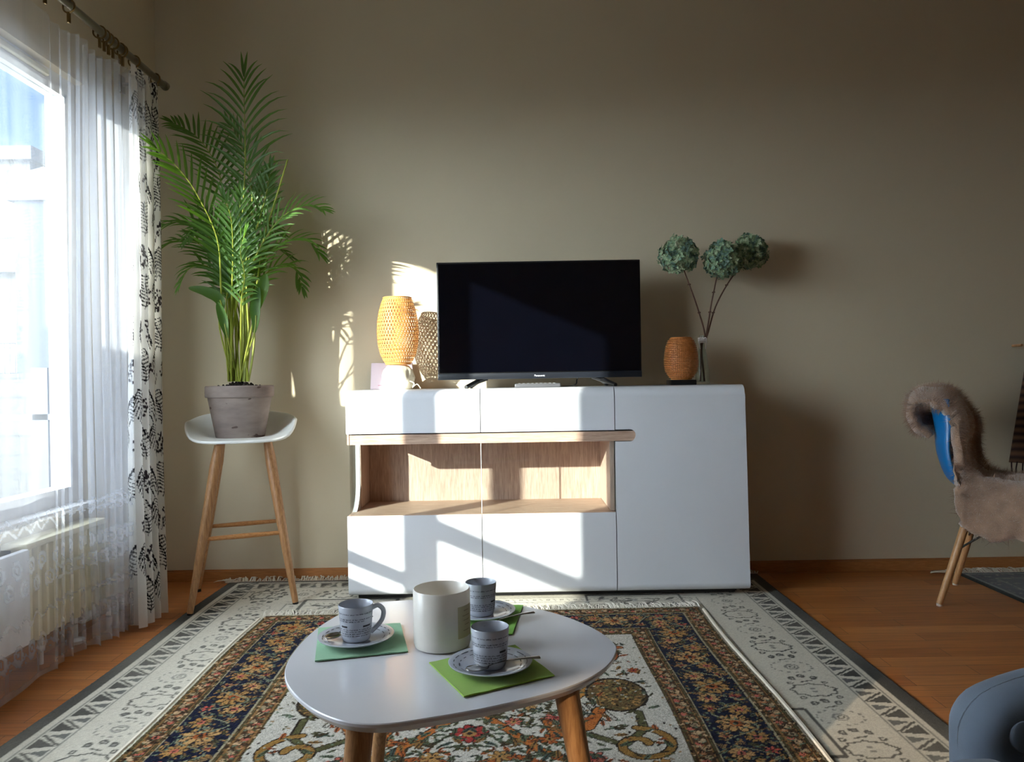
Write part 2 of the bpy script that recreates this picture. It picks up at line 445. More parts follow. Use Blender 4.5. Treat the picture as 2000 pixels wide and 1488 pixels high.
for fz in (-1.4, 1.3, 4.0):
    for fx in (-18.0, -15.9, -13.75):
        b = B(); box(b, (fx, 19.96, fz), (fx+0.95, 20.05, fz+1.7)); f = obj('window', b, mat('blue_house_glass', (70, 92, 128), 0.4), bd)
        b = B()
        for k in range(9): tube(b, [(fx-0.1+k*0.14, 19.7, fz-0.05), (fx-0.1+k*0.14, 19.7, fz+0.75)], 0.012, 5)
        tube(b, [(fx-0.15, 19.7, fz+0.75), (fx+1.15, 19.7, fz+0.75)], 0.02, 5)
        box(b, (fx-0.2, 19.68, fz-0.12), (fx+1.2, 20.0, fz-0.03)); obj('balcony_railing', b, mat('dark_iron', (24, 28, 40), 0.5), bd)
th = thing('town_house', 'house shaded blue grey beside pale apartment building outside window', 'building', (-8.8, 14.3, -3.2))
b = B(); box(b, (-9.02, 14, -3.2), (-8.28, 17, 4.3)); obj('wall', b, mat('shaded_house_render', (34, 42, 62), 0.9), th)  # blue-grey colour stands in for shade on the house front
b = B(); prism(b, [(-9.1, 4.3), (-8.2, 4.3), (-8.4, 4.9), (-9.0, 4.75)], lambda q: (q[0], 13.9, q[1]), lambda q: (q[0], 17.1, q[1])); obj('roof', b, mat('bluegrey_tiles', (58, 68, 92), 0.7), th)
m_st, nt, out = _new('stone_blocks')
p = N(nt, 'ShaderNodeBsdfPrincipled'); p.inputs['Roughness'].default_value = 0.95
br = N(nt, 'ShaderNodeTexBrick'); br.inputs['Scale'].default_value = 1; br.inputs['Brick Width'].default_value = 0.6; br.inputs['Row Height'].default_value = 0.2
br.inputs['Mortar Size'].default_value = 0.012; br.inputs['Color1'].default_value = lin((56, 55, 53))+(1,); br.inputs['Color2'].default_value = lin((46, 45, 44))+(1,); br.inputs['Mortar'].default_value = lin((38, 37, 36))+(1,)
nt.links.new(coords(nt, rot=(PI/2, 0, 0)), br.inputs['Vector']); nt.links.new(br.outputs[0], p.inputs['Base Color']); nt.links.new(p.outputs[0], out.inputs[0])
b = B(); box(b, (-7.2, 8.0, -3.2), (-4.75, 8.3, 1.05))
obj('stone_wall', b, m_st, label='low grey stone block wall outside behind balcony railing', cat='wall')
rl = thing('balcony_railing', 'blue grey metal balcony railing outside below window middle', 'railing', (-2.5, 3.95, -0.3))
b = B(); box(b, (-2.90, 3.9, 0.735), (-2.30, 3.94, 0.765)); obj('rail', b, mat('bluegrey_metal', (30, 38, 62), 0.5), rl)
b = B(); box(b, (-2.90, 3.9, 0.29), (-2.30, 3.94, 0.33)); obj('rail', b, MATS['bluegrey_metal'], rl)
b = B(); box(b, (-2.44, 3.9, -0.3), (-2.36, 3.96, 1.0)); obj('post', b, MATS['bluegrey_metal'], rl)
b = B(); box(b, (-3.2, 3.4, -0.45), (-1.735, 4.6, -0.3)); obj('balcony_slab', b, mat('warm_terrazzo', (88, 70, 54), 0.8), kind='structure')

# ------------------------------------------------------------------ curtain rod, rings
RX, RZ = -1.445, 2.165
rod = thing('curtain_rod', 'brushed steel curtain rod along the window wall', 'curtain rod', (RX, 1.5, RZ))
b = B(); tube(b, [(RX, -0.2, RZ), (RX, 3.24, RZ)], 0.0135, 14); obj('pole', b, mat('brushed_nickel', (150, 142, 130), 0.3, metal=1), rod)
b = B(); lathe(b, (0, 0, 0), [(0.0, -0.02), (0.017, -0.02), (0.019, 0.0), (0.0, 0.03)], 14)
for v in b.verts: v.co = Vector((RX, 3.25+v.co.z, RZ)) + Vector((v.co.x, 0, v.co.y))
obj('finial', b, MATS['brushed_nickel'], rod)
for y in (2.02, 3.21):
    b = B(); tube(b, [(XL, y, RZ-0.005), (RX, y, RZ-0.005)], 0.008, 8); box(b, (XL, y-0.02, RZ-0.04), (XL+0.008, y+0.02, RZ+0.03))
    obj('wall_bracket', b, mat('brass', (128, 104, 66), 0.28, metal=1), rod)
def ring_thing():
    t = thing('curtain_ring', 'brass clip ring hanging on the curtain rod', 'curtain ring', (RX, 0, RZ), group='brass rings on the curtain rod')
    b = B(); n = 20
    tube(b, [(RX+0.022*math.sin(2*PI*k/n), 0, RZ-0.006+0.022*math.cos(2*PI*k/n)) for k in range(n+1)], 0.0032, 6, cap=False)
    obj('ring', b, MATS['brass'], t)
    b = B(); bevbox(b, (RX-0.004, -0.006, RZ-0.062), (RX+0.004, 0.006, RZ-0.026), 0.002); obj('clip', b, MATS['brass'], t)
    return t
ry = [2.76, 2.41, 2.54, 2.73, 2.79, 2.82, 2.87, 2.89, 2.98, 3.155]
rlab = {2.41: 'brass clip ring on the curtain rod nearest the top edge of the picture', 2.54: 'lone brass clip ring between the top ring and the bunched rings',
        2.98: 'brass clip ring above the left edge of the printed drape', 3.155: 'brass clip ring at the rod end next to the back wall'}
r0 = ring_thing(); r0.location.y = ry[0]
r0['label'] = 'brass clip ring in the bunched row at the top of the sheer curtain'
for y in ry[1:]: dup(r0, (RX, y, RZ), rnd.uniform(-0.25, 0.25), rlab.get(y))

# ------------------------------------------------------------------ sheer curtain
def interp(x, xs, ys): return np.interp(x, xs, ys)
res = 0.0065
NS = 620; NZ = 330
t = np.linspace(0, 1, NS)
Yp = interp(t, [0, 0.52, 0.66, 1.0], [0.30, 2.42, 2.64, 2.99])
ph = interp(t, [0, 0.52, 0.66, 1.0], [0, 9*2*PI, 13*2*PI, 21*2*PI])
amp = interp(t, [0, 0.47, 0.60, 0.72, 1.0], [0.003, 0.003, 0.012, 0.024, 0.028])
zz = np.linspace(0, 1, NZ)
co = np.zeros((NZ, NS, 3))
for j, v in enumerate(zz):           # v=0 top
    a = amp*(0.75+0.45*v) ; drift = 0.02*np.sin(ph*0.13+v*2.0)*v
    co[j, :, 0] = -1.458 + interp(t, [0.75, 1.0], [0.0, 0.05]) + a*np.sin(ph + 0.5*np.sin(v*3+ph*0.07)) + drift
    co[j, :, 1] = Yp + 0.3*a*np.sin(2*ph+1) - 0.03*v*interp(t, [0.7, 1], [0, 1])
    top = 2.105 - 0.03*np.abs(np.sin(ph*0.11+0.6))
    co[j, :, 2] = top*(1-v) + (0.012+0.006*np.sin(ph*0.5))*v
# woven pattern density: bands of lozenges / zigzag low down
Wm = 3.0; pt = Paint(Wm, 2.12, 0.0065, (0, 0, 0))
def zig(z0, step, h, w, c):
    x = 0
    while x < Wm:
        pt.line((x, z0), (x+step/2, z0+h), w, c); pt.line((x+step/2, z0+h), (x+step, z0), w, c); x += step
for z0 in (0.06, 0.085, 0.19, 0.46, 0.485): zig(z0, 0.07, 0.03, 0.008, (170, 170, 170))
for r_ in (0, 3, 4):
    x = 0
    while x < Wm:
        z = 0.12+r_*0.062
        pt.ell(x+(0.035 if r_ % 2 else 0), z, 0.022, 0.026, 0, (200, 200, 200), ring=0.45); pt.ell(x+(0.035 if r_ % 2 else 0), z, 0.006, 0.008, 0, (200, 200, 200)); x += 0.07
pt.rect(0, 0, Wm, 0.09, (110, 110, 110)); pt.rect(0, 0, Wm, 0.03, (180, 180, 180))
u = np.concatenate([[0], np.cumsum(np.hypot(np.diff(Yp), 0.6*np.diff(amp*np.sin(ph))))]); u = u/u[-1]*2.95
ii = np.clip((u/pt.res).astype(int), 0, pt.W-1)
cc = np.zeros((NZ, NS, 3), np.float32)
for j in range(NZ):
    jj = np.clip((co[j, :, 2]/pt.res).astype(int), 0, pt.H-1); cc[j] = pt.a[jj, ii]
m_sheer, nt, out = _new('white_voile')
at_ = N(nt, 'ShaderNodeAttribute'); at_.attribute_name = 'Col'
df = N(nt, 'ShaderNodeBsdfDiffuse'); df.inputs[0].default_value = (0.80, 0.82, 0.88, 1)
tl = N(nt, 'ShaderNodeBsdfTranslucent'); tl.inputs[0].default_value = (0.76, 0.80, 0.90, 1)
m1 = N(nt, 'ShaderNodeMixShader'); m1.inputs[0].default_value = 0.5
nt.links.new(df.outputs[0], m1.inputs[1]); nt.links.new(tl.outputs[0], m1.inputs[2])
tr = N(nt, 'ShaderNodeBsdfTransparent')
wv = N(nt, 'ShaderNodeTexNoise'); wv.inputs['Scale'].default_value = 18
mpv = coords(nt, (1, 1, 0.05)); nt.links.new(mpv, wv.inputs['Vector'])
mrr = N(nt, 'ShaderNodeMapRange'); mrr.inputs['From Min'].default_value = 0.3; mrr.inputs['From Max'].default_value = 0.7
mrr.inputs['To Min'].default_value = 0.14; mrr.inputs['To Max'].default_value = 0.26; nt.links.new(wv.outputs[0], mrr.inputs[0])
ad = N(nt, 'ShaderNodeMath', operation='MULTIPLY_ADD', use_clamp=True); ad.inputs[1].default_value = 0.36
sep = N(nt, 'ShaderNodeSeparateColor'); nt.links.new(at_.outputs['Color'], sep.inputs[0])
nt.links.new(sep.outputs[0], ad.inputs[0]); nt.links.new(mrr.outputs[0], ad.inputs[2])
m2 = N(nt, 'ShaderNodeMixShader'); nt.links.new(ad.outputs[0], m2.inputs[0]); nt.links.new(tr.outputs[0], m2.inputs[1]); nt.links.new(m1.outputs[0], m2.inputs[2])
nt.links.new(m2.outputs[0], out.inputs[0])
obj('sheer_curtain', grid_mesh('sheer_curtain', co, cc), m_sheer, smooth=180, label='sheer white voile curtain with zigzag lace band across the window', cat='curtain')

# ------------------------------------------------------------------ printed cotton drape
pt = Paint(0.62, 2.14, 0.003, (236, 234, 230))
K = (28, 24, 28)
def fern(p, x, y, h, a, side):
    n = 11; pts = [(x+math.sin(a)*h*k/n+0.012*math.sin(k*0.5), y+math.cos(a)*h*k/n) for k in range(n+1)]
    p.poly(pts, 0.004, K)
    for k in range(1, n):
        L = 0.055*math.sin(PI*(k+1)/(n+2))+0.012
        for sgn in (-1, 1):
            q = pts[k]; q2 = (q[0]+sgn*L*0.7, q[1]+L*0.25); q3 = (q[0]+sgn*L*0.95, q[1]-L*0.35)
            p.poly([q, q2, q3], 0.0042, K)
def berries(p, x, y):
    for k in range(34):
        r = 0.034*math.sqrt(rnd.random()); t_ = rnd.random()*2*PI
        p.ell(x+r*math.cos(t_), y+1.3*r*math.sin(t_), 0.0052, 0.0052, 0, (58, 50, 54))
    p.line((x, y-0.05), (x+0.01, y), 0.003, K)
for cx_ in (0.07, 0.20, 0.33, 0.46, 0.58):
    y = 0.05 + (0.13 if int(cx_*100) % 2 else 0.0)
    while y < 2.15:
        fern(pt, cx_, y, 0.14, rnd.uniform(-0.3, 0.3), 1); berries(pt, cx_+rnd.uniform(-0.02, 0.03), y+0.205)
        pt.poly([(cx_-0.03, y-0.04), (cx_-0.045, y+0.08), (cx_-0.02, y+0.2)], 0.0028, K)
        y += 0.285
NS = 240; NZ = 540
t = np.linspace(0, 1, NS); v = np.linspace(0, 1, NZ)[:, None]
wave = np.sin(t*2*PI*3.2+0.4)
co = np.zeros((NZ, NS, 3))
co[:, :, 1] = 2.925 + 0.205*t[None, :] + 0.012*np.sin(t*17)[None, :] - 0.12*v + 0.01*np.sin(v*7)
co[:, :, 0] = -1.440 + (0.020+0.016*v)*wave[None, :] + 0.045*v
co[:, :, 2] = (2.118+0.012*np.cos(t*20))[None, :]*(1-v) + 0.012*v
ii = np.clip((t*0.60/pt.res).astype(int), 0, pt.W-1); jj = np.clip((co[:, :, 2]/pt.res).astype(int), 0, pt.H-1)
obj('printed_drape', grid_mesh('printed_drape', co, pt.a[jj, ii[None, :]]), attr_mat('printed_cotton', 0.85, 0.1, 900, 0.2, trans=0.35, noise=0.02), smooth=180,
    label='white cotton drape printed with dark ferns and berries beside the sheer curtain', cat='curtain')

# ------------------------------------------------------------------ radiator and panel below the window
M_CREAM = mat('cream_enamel', (222, 214, 184), 0.4)
rad = thing('radiator', 'cream ribbed panel radiator below the window behind sheer curtain', 'radiator', (-1.56, 2.62, 0.09))
prof = []
n = 88; ya, yb = 2.40, 2.86
for k in range(n+1):
    y = ya+(yb-ya)*k/n; s_ = 0.5+0.5*math.sin(2*PI*(y-ya)/0.046)
    prof.append((y, -1.537+0.012*min(1, max(0, s_*1.6-0.3))))
b = B(); prism(b, [(ya, -1.575)]+[(ya, -1.537)]+prof+[(yb, -1.575)], lambda q: (q[1], q[0], 0.095), lambda q: (q[1], q[0], 0.395)); obj('panel', b, M_CREAM, rad)
b = B(); bevbox(b, (-1.605, ya-0.005, 0.392), (-1.520, yb+0.005, 0.412), 0.004); box(b, (-1.60, yb-0.004, 0.095), (-1.525, yb+0.003, 0.40)); obj('top_grille', b, M_CREAM, rad)
b = B(); tube(b, [(-1.55, 2.50, 0.095), (-1.55, 2.50, 0.0)], 0.009, 10); obj('pipe', b, mat('white_pipe', (225, 232, 238), 0.35), rad)
b = B(); tube(b, [(-1.55, 2.70, 0.095), (-1.55, 2.70, 0.0)], 0.009, 10)
lathe(b, (-1.55, 2.70, 0), [(0.032, 0.001), (0.032, 0.012), (0.012, 0.02)], 20); obj('pipe', b, mat('white_pipe', (225, 232, 238), 0.35), rad)
b = B(); tube(b, [(-1.55, 2.74, 0.075), (-1.55, 2.80, 0.075)], [0.02, 0.024], 16); vlv = obj('valve', b, MATS['white_pipe'], rad)
b = B(); tube(b, [(-1.55, 2.80, 0.075), (-1.55, 2.845, 0.078)], [0.019, 0.017], 16); obj('valve_cap', b, M_BLACK, vlv)
b = B(); bevbox(b, (-1.53, 1.55, 0.105), (-1.505, 2.385, 0.40), 0.006)
hp = obj('heater_panel', b, mat('white_enamel', (232, 234, 240), 0.35), label='flat white heater panel nearer than the ribbed radiator below the window', cat='heater')
for y_ in (1.7, 2.25): b = B(); box(b, (-1.613, y_, 0.2), (-1.53, y_+0.04, 0.3)); obj('wall_mount', b, MATS['white_enamel'], hp)

# ------------------------------------------------------------------ sideboard
SX0, SX1, SA, SB = -0.678, 0.957, -0.131, 0.415
SY = 3.12
sb = thing('sideboard', 'white gloss sideboard with oak rail and glass niche against the back wall', 'sideboard', (0.14, 3.3, 0))
def front_prof(z0, z1, rt=0.0, rb=0.0):
    pts = []
    if rb:
        for k in range(9): a = PI/2*k/8; pts.append((SY+rb-rb*math.sin(a), z0+rb-rb*math.cos(a)))
    else: pts.append((SY, z0))
    if rt:
        for k in range(9): a = PI/2*k/8; pts.append((SY+rt-rt*math.cos(a), z1-rt+rt*math.sin(a)))
    else: pts.append((SY, z1))
    inner = [(max(SY+0.02, y)+(0.0 if not (rt or rb) else 0), z) for y, z in []]
    yb_ = SY+0.022
    if rt: pts += [(SY+rt, z1-0.018), (yb_, z1-rt-0.004)]
    else: pts += [(yb_, z1)]
    if rb: pts += [(yb_, z0+rb+0.004), (SY+rb, z0+0.012)]
    else: pts += [(yb_, z0)]
    return pts
g = 0.0016
for x0, x1 in ((SX0, SA-g), (SA+g, SB-g)):
    b = B(); extrude_x(b, front_prof(0.690, 0.867, rt=0.04), x0, x1); obj('drawer_front', b, M_WHITE, sb, smooth=25)
    b = B(); extrude_x(b, front_prof(0.030, 0.356, rb=0.03), x0, x1); obj('drawer_front', b, M_WHITE, sb, smooth=25)
# door with a notch for the handle
dx0, dx1 = SB+g, SX1
nz0, nz1, nx = 0.643, 0.692, 0.500
out_ = [(dx0, 0.06), (dx1-0.001, 0.06), (dx1-0.011, 0.827), (dx0, 0.827), (dx0, nz1)]
rr = (nz1-nz0)/2
out_ += [(nx-rr+rr*math.sin(PI*k/12), nz0+rr+rr*math.cos(PI*k/12)) for k in range(13)] + [(dx0, nz0)]
b = B(); prism(b, out_, lambda q: (q[0], SY, q[1]), lambda q: (q[0], SY+0.022, q[1]))
def shear_part(b, z_ref):
    pass
extrude_x(b, [(y, z) for y, z in front_prof(0.80, 0.867, rt=0.04) if z >= 0.8269 or y > SY+0.021 and z > 0.82], dx0, dx1-0.012)
extrude_x(b, [(y, z) for y, z in front_prof(0.030, 0.10, rb=0.03) if z <= 0.0601 or (y > SY+0.021 and z < 0.07)], dx0, dx1)
obj('door', b, M_WHITE, sb, smooth=25)
b = B(); box(b, (SX0+0.002, SY+0.04, 0.849), (SX1-0.012, YB-0.002, 0.867)); obj('top_panel', b, M_WHITE, sb)
b = B(); prism(b, [(SY+0.024, 0.035), (YB-0.002, 0.035), (YB-0.002, 0.849), (SY+0.04, 0.849), (SY+0.024, 0.83)], lambda q: (SX1-0.034, q[0], q[1]), lambda q: (SX1-0.016, q[0], q[1])); obj('side_panel', b, M_WHITE, sb)
# left side: lower, upper, and curved edge round the glass
b = B()
box(b, (SX0, SY+0.024, 0.035), (SX0+0.018, YB-0.002, 0.34)); box(b, (SX0, SY+0.024, 0.66), (SX0+0.018, YB-0.002, 0.849))
cur = [(YB-0.002, 0.34), (YB-0.002, 0.66), (3.30, 0.66), (3.30, 0.47)]
for k in range(1, 9): a = PI/2*k/8; cur.append((3.18+0.12*math.cos(a), 0.47-0.12*math.sin(a)))
cur += [(3.125, 0.35), (3.125, 0.34)]
prism(b, cur, lambda q: (SX0, q[0], q[1]), lambda q: (SX0+0.018, q[0], q[1]))
obj('side_panel', b, M_WHITE, sb)
b = B(); box(b, (SX0+0.018, 3.302, 0.36), (SX0+0.022, YB-0.02, 0.64)); obj('niche_lining', b, M_SON, sb)
b = B(); box(b, (SB-0.02, SY+0.025, 0.36), (SB-0.002, YB-0.02, 0.66)); obj('niche_lining', b, M_SON, sb)
b = B(); box(b, (SX0+0.018, 3.495, 0.345), (SB-0.002, 3.505, 0.69)); obj('back_panel', b, M_SON, sb)
b = B(); box(b, (SX0+0.002, SY+0.003, 0.34), (SB-0.002, 3.50, 0.357)); obj('shelf', b, M_SONH, sb)
b = B(); box(b, (SX0+0.012, SY+0.010, 0.645), (nx+0.01, SY+0.030, 0.6845)); box(b, (SX0+0.001, SY+0.012, 0.645), (SX0+0.009, SY+0.05, 0.688)); box(b, (SX0+0.018, SY+0.03, 0.66), (SB-0.002, 3.50, 0.675)); obj('handle_rail', b, M_SONH, sb)
b = B(); box(b, (SB, SY+0.030, 0.05), (SX1-0.04, SY+0.034, 0.84)); box(b, (SX0+0.02, SY+0.06, 0.05), (SX1-0.04, 3.5, 0.06)); box(b, (SB-0.002, SY+0.035, 0.06), (SB+0.012, 3.5, 0.84)); obj('carcass', b, mat('grey_board', (90, 88, 86), 0.7), sb)
b = B(); box(b, (SA-0.001, SY+0.004, 0.36), (SA+0.001, SY+0.010, 0.645)); obj('pane_joint', b, mat('glass_edge', (215, 222, 218), 0.3), sb)
for x0, x1 in ((SX0+0.02, SA-0.0015), (SA+0.0015, SB-0.003)):
    b = B(); box(b, (x0, SY+0.004, 0.358), (x1, SY+0.008, 0.644)); obj('glass_pane', b, M_GLASSG, sb)
b = B()
poly = [(SY+0.004, 0.358), (3.18, 0.358)]
for k in range(7, -1, -1): a = PI/2*k/8; poly.append((3.18+0.12*math.cos(a), 0.47-0.12*math.sin(a)))
poly += [(3.30, 0.644), (SY+0.004, 0.644)]
prism(b, poly, lambda q: (SX0+0.012, q[0], q[1]), lambda q: (SX0+0.016, q[0], q[1])); obj('side_glass', b, M_GLASSG, sb)
b = B()
for x in (SX0+0.05, SB, SX1-0.07):
    for y in (SY+0.08, 3.45): box(b, (x, y, 0.0085), (x+0.035, y+0.035, 0.05))
box(b, (SX0+0.03, SY+0.05, 0.012), (SX1-0.05, SY+0.06, 0.05))
obj('feet', b, M_BLACK, sb)

# ------------------------------------------------------------------ television
ZT = 0.867
TY = 3.27
tvl, tvr = at(852, 520, TY).x, at(1250, 520, TY).x
tvb, tvt = at(1000, 740, TY).z, at(1000, 510.5, TY).z
tv = thing('television', 'black flat screen television on white sideboard', 'television', ((tvl+tvr)/2, TY+0.03, ZT))
m_scr = mat('screen_glass', (3, 4, 10), 0.10, var=0.1, spec=0.6)
b = B(); bevbox(b, (tvl, TY, tvb), (tvr, TY+0.045, tvt), 0.003); obj('bezel', b, M_BLACK, tv)
b = B(); box(b, (tvl+0.008, TY-0.002, tvb+0.030), (tvr-0.008, TY+0.003, tvt-0.008)); obj('screen', b, m_scr, tv)
b = B(); bevbox(b, (tvl, TY-0.006, tvb), (tvr, TY+0.004, tvb+0.026), 0.002); obj('lower_bezel', b, mat('dark_grey_bezel', (30, 33, 40), 0.3), tv)
for s_ in (-1, 1):
    cx = (tvl+tvr)/2 + s_*0.255
    b = B()
    tube(b, [(cx-s_*0.03, TY+0.02, tvb+0.005), (cx+s_*0.01, TY+0.01, tvb-0.008), (cx+s_*0.055, TY-0.09, ZT+0.006)], [0.010, 0.011, 0.008], 8)
    tube(b, [(cx+s_*0.005, TY+0.015, tvb-0.006), (cx+s_*0.045, TY+0.13, ZT+0.006)], [0.010, 0.008], 8)
    obj('stand_foot', b, M_BLACK, tv)
def text_mesh(s, size, loc, depth=0.0004, rotx=PI/2):
    cu = bpy.data.curves.new('t', 'FONT'); cu.body = s; cu.size = size; cu.align_x = 'CENTER'; cu.extrude = depth
    o = bpy.data.objects.new('t', cu); C.objects.link(o); o.location = loc; o.rotation_euler = (rotx, 0, 0)
    bpy.context.view_layer.update()
    dg = bpy.context.evaluated_depsgraph_get(); me = bpy.data.meshes.new_from_object(o.evaluated_get(dg)); me.transform(o.matrix_world)
    bpy.data.objects.remove(o); return me
lg = at(1054, 735, TY-0.006)
obj('logo', text_mesh('Panasonic', 0.0115, (lg.x, TY-0.0065, tvb+0.009)), mat('silver_print', (215, 215, 225), 0.4), tv, smooth=None)
b = B(); tube(b, spline([(tvl+0.62, TY+0.05, tvb+0.03), (tvl+0.60, TY+0.09, 0.90), (tvl+0.585, TY+0.08, 0.873), (tvl+0.50, TY+0.19, 0.871)], 6), 0.003, 6); obj('power_cable', b, M_BLACK, tv)
rp = onz(1050, 757, ZT)
rc = thing('remote_control', 'grey remote control lying in front of television', 'remote control', ((at(1050, 757, 3.19)).x, 3.19, ZT))
x = at(1050, 757, 3.19).x
b = B(); bevbox(b, (x-0.095, 3.17, ZT), (x+0.095, 3.215, ZT+0.017), 0.005, 3); obj('body', b, mat('grey_plastic', (84, 84, 88), 0.3), rc)
b = B()
for i in range(9):
    for j in range(3): bevbox(b, (x-0.08+i*0.018, 3.176+j*0.012, ZT+0.017), (x-0.07+i*0.018, 3.184+j*0.012, ZT+0.019), 0.0008, 1)
obj('buttons', b, mat('pale_buttons', (150, 150, 150), 0.5), rc)

# ------------------------------------------------------------------ bamboo lamps
def woven(bm, c, prof, strips, width, turn, layers=((1, 0.0), (-1, 0.0012)), seg=46):
    """two families of helical ribbons over a turned profile prof: t->(r,z)"""
    for sgn, off in layers:
        for k in range(strips):
            a0 = 2*PI*k/strips; prev = None
            for i in range(seg+1):
                t_ = i/seg; r, z = prof(t_); r2, z2 = prof(min(1, t_+0.01)); r += off*(1 if (i+k) % 2 else -1)*0.6
                a = a0+sgn*turn*t_; hw = width/2/max(r, 0.02)
                cur_ = (bm.verts.new((c[0]+r*math.cos(a-hw), c[1]+r*math.sin(a-hw), c[2]+z)), bm.verts.new((c[0]+r*math.cos(a+hw), c[1]+r*math.sin(a+hw), c[2]+z)))
                if prev: bm.faces.new((prev[0], prev[1], cur_[1], cur_[0]))
                prev = cur_
def hoop(bm, c, r, z, rad, seg=36): tube(bm, [(c[0]+r*math.cos(2*PI*k/seg), c[1]+r*math.sin(2*PI*k/seg), c[2]+z) for k in range(seg+1)], rad, 6, cap=False)
LY = 3.345
lc = at(778, 713, LY)
sc_ = LY/F_PX
lamp = thing('bamboo_lamp', 'tall woven bamboo lamp with cream cloth wrapped base left of television', 'lamp', (lc.x, LY, ZT))
hs = 130*sc_
def egg(t_):
    r = np.interp(t_, [0, 0.05, 0.15, 0.3, 0.48, 0.65, 0.8, 0.92, 1.0], [23, 28, 34.5, 39, 40.5, 39.5, 36, 31.5, 27])*sc_
    return float(r), t_*hs
lb = (lc.x, LY, ZT+0.108)
M_BAM = mat('honey_bamboo', (226, 168, 96), 0.5, var=0.14, vscale=60, trans=0.3)
b = B(); woven(b, lb, egg, 40, 0.0046, 1.5, layers=((1, 0.0), (-1, 0.0)), seg=60)
for i_ in range(1, 34): hoop(b, lb, egg(i_/34)[0], egg(i_/34)[1], 0.00105, 40)
sh = obj('lamp_shade', b, M_BAM, lamp, smooth=180, recalc=False)
b = B(); hoop(b, lb, 27*sc_, hs, 0.003); obj('rim', b, M_BAM, lamp)
b = B(); hoop(b, lb, 24*sc_, 0.002, 0.003); obj('rim', b, M_BAM, lamp)
b = B()
prof_ = [(0.0, 0.0), (0.056, 0.0), (0.066, 0.02), (0.068, 0.05), (0.062, 0.085), (0.045, 0.104), (0.03, 0.108), (0, 0.108)]
lathe(b, (lc.x, LY, ZT), [(p_[0], p_[1]) for p_ in prof_], 64)
bmesh.ops.subdivide_edges(b, edges=[e for e in b.edges if abs(e.verts[0].co.z-e.verts[1].co.z) > 0.005], cuts=4)
for v_ in b.verts:
    d = Vector((v_.co.x-lc.x, v_.co.y-LY)); a = math.atan2(d.y, d.x); zz_ = (v_.co.z-ZT)/0.108
    k = 1 + 0.05*math.sin(a*7+zz_*5)*math.sin(PI*zz_) + 0.035*math.sin(a*13-zz_*7)*math.sin(PI*zz_) - 0.08*math.exp(-((a+1.2-zz_*0.3)/0.09)**2)*math.sin(PI*zz_)
    v_.co.x = lc.x+d.x*k; v_.co.y = LY+d.y*k
obj('cloth_base', b, mat('cream_cloth', (236, 226, 204), 0.9, bmp=0.3, bscale=400), lamp, smooth=60)
b = B(); q = Vector((lc.x+0.055, LY-0.04, ZT+0.004))
tube(b, spline([q+Vector((-0.01, 0, 0.035)), q+Vector((0.018, -0.004, 0.022)), q+Vector((0.012, -0.01, 0.004)), q+Vector((0.03, 0.0, 0.018)), q+Vector((0.045, 0.005, 0.0))], 6), 0.0022, 6); obj('drawstring', b, MATS['cream_cloth'], lamp)

S2Y = 3.30
l2 = at(1331, 743, S2Y); s2 = S2Y/F_PX
lm2 = thing('bamboo_lamp', 'small round woven bamboo lamp on black block right of television', 'lamp', (l2.x, S2Y, ZT))
bz = 0.022
h2 = at(1331, 660, S2Y).z - (ZT+bz)
def egg2(t_):
    r = np.interp(t_, [0, 0.06, 0.2, 0.4, 0.6, 0.8, 0.93, 1.0], [17, 22, 29.5, 32, 31, 28, 24, 19])*s2
    return float(r), t_*h2
M_BAM2 = mat('amber_bamboo', (190, 118, 58), 0.5, var=0.15, vscale=70)
b = B()
for k in range(23):
    r_, z_ = egg2((k+0.5)/23); 
    seg = 48; tube(b, [(l2.x+(r_+0.0024*(1 if (i+k) % 2 else -1))*math.cos(2*PI*i/seg), S2Y+(r_+0.0024*(1 if (i+k) % 2 else -1))*math.sin(2*PI*i/seg), ZT+bz+z_) for i in range(seg+1)], 0.0021, 5, cap=False)
woven(b, (l2.x, S2Y, ZT+bz), egg2, 48, 0.0034, 0.0, layers=((1, 0.0),))
obj('lamp_shade', b, M_BAM2, lm2, smooth=180, recalc=False)
b = B(); hoop(b, (l2.x, S2Y, ZT+bz), egg2(1)[0], h2, 0.003); obj('rim', b, M_BAM2, lm2)
b = B(); bevbox(b, (l2.x-0.055, S2Y-0.05, ZT), (l2.x+0.053, S2Y+0.05, ZT+bz), 0.002); obj('base', b, M_BLACK, lm2)

# pale card behind the lamp
cb = thing('greeting_card', 'pale lilac card leaning on back wall behind tall bamboo lamp', 'card', (at(750, 760, 3.47).x, 3.47, ZT))
x0, x1 = at(723, 740, 3.47).x, at(805, 740, 3.47).x
b = B(); t_ = B(); bevbox(t_, (x0, -0.004, 0), (x1, 0.004, 0.125), 0.0035, 3); merge(b, t_, Matrix.Translation((0, 3.47, ZT)) @ Matrix.Rotation(-0.28, 4, 'X')); obj('board', b, mat('lilac_card', (226, 210, 220), 0.6), cb)
b = B(); t_ = B(); box(t_, (x0+0.035, -0.0048, 0.016), (x0+0.085, -0.0038, 0.019)); merge(b, t_, Matrix.Translation((0, 3.47, ZT)) @ Matrix.Rotation(-0.28, 4, 'X')); obj('printed_line', b, mat('rose_print', (205, 140, 160), 0.6), cb)

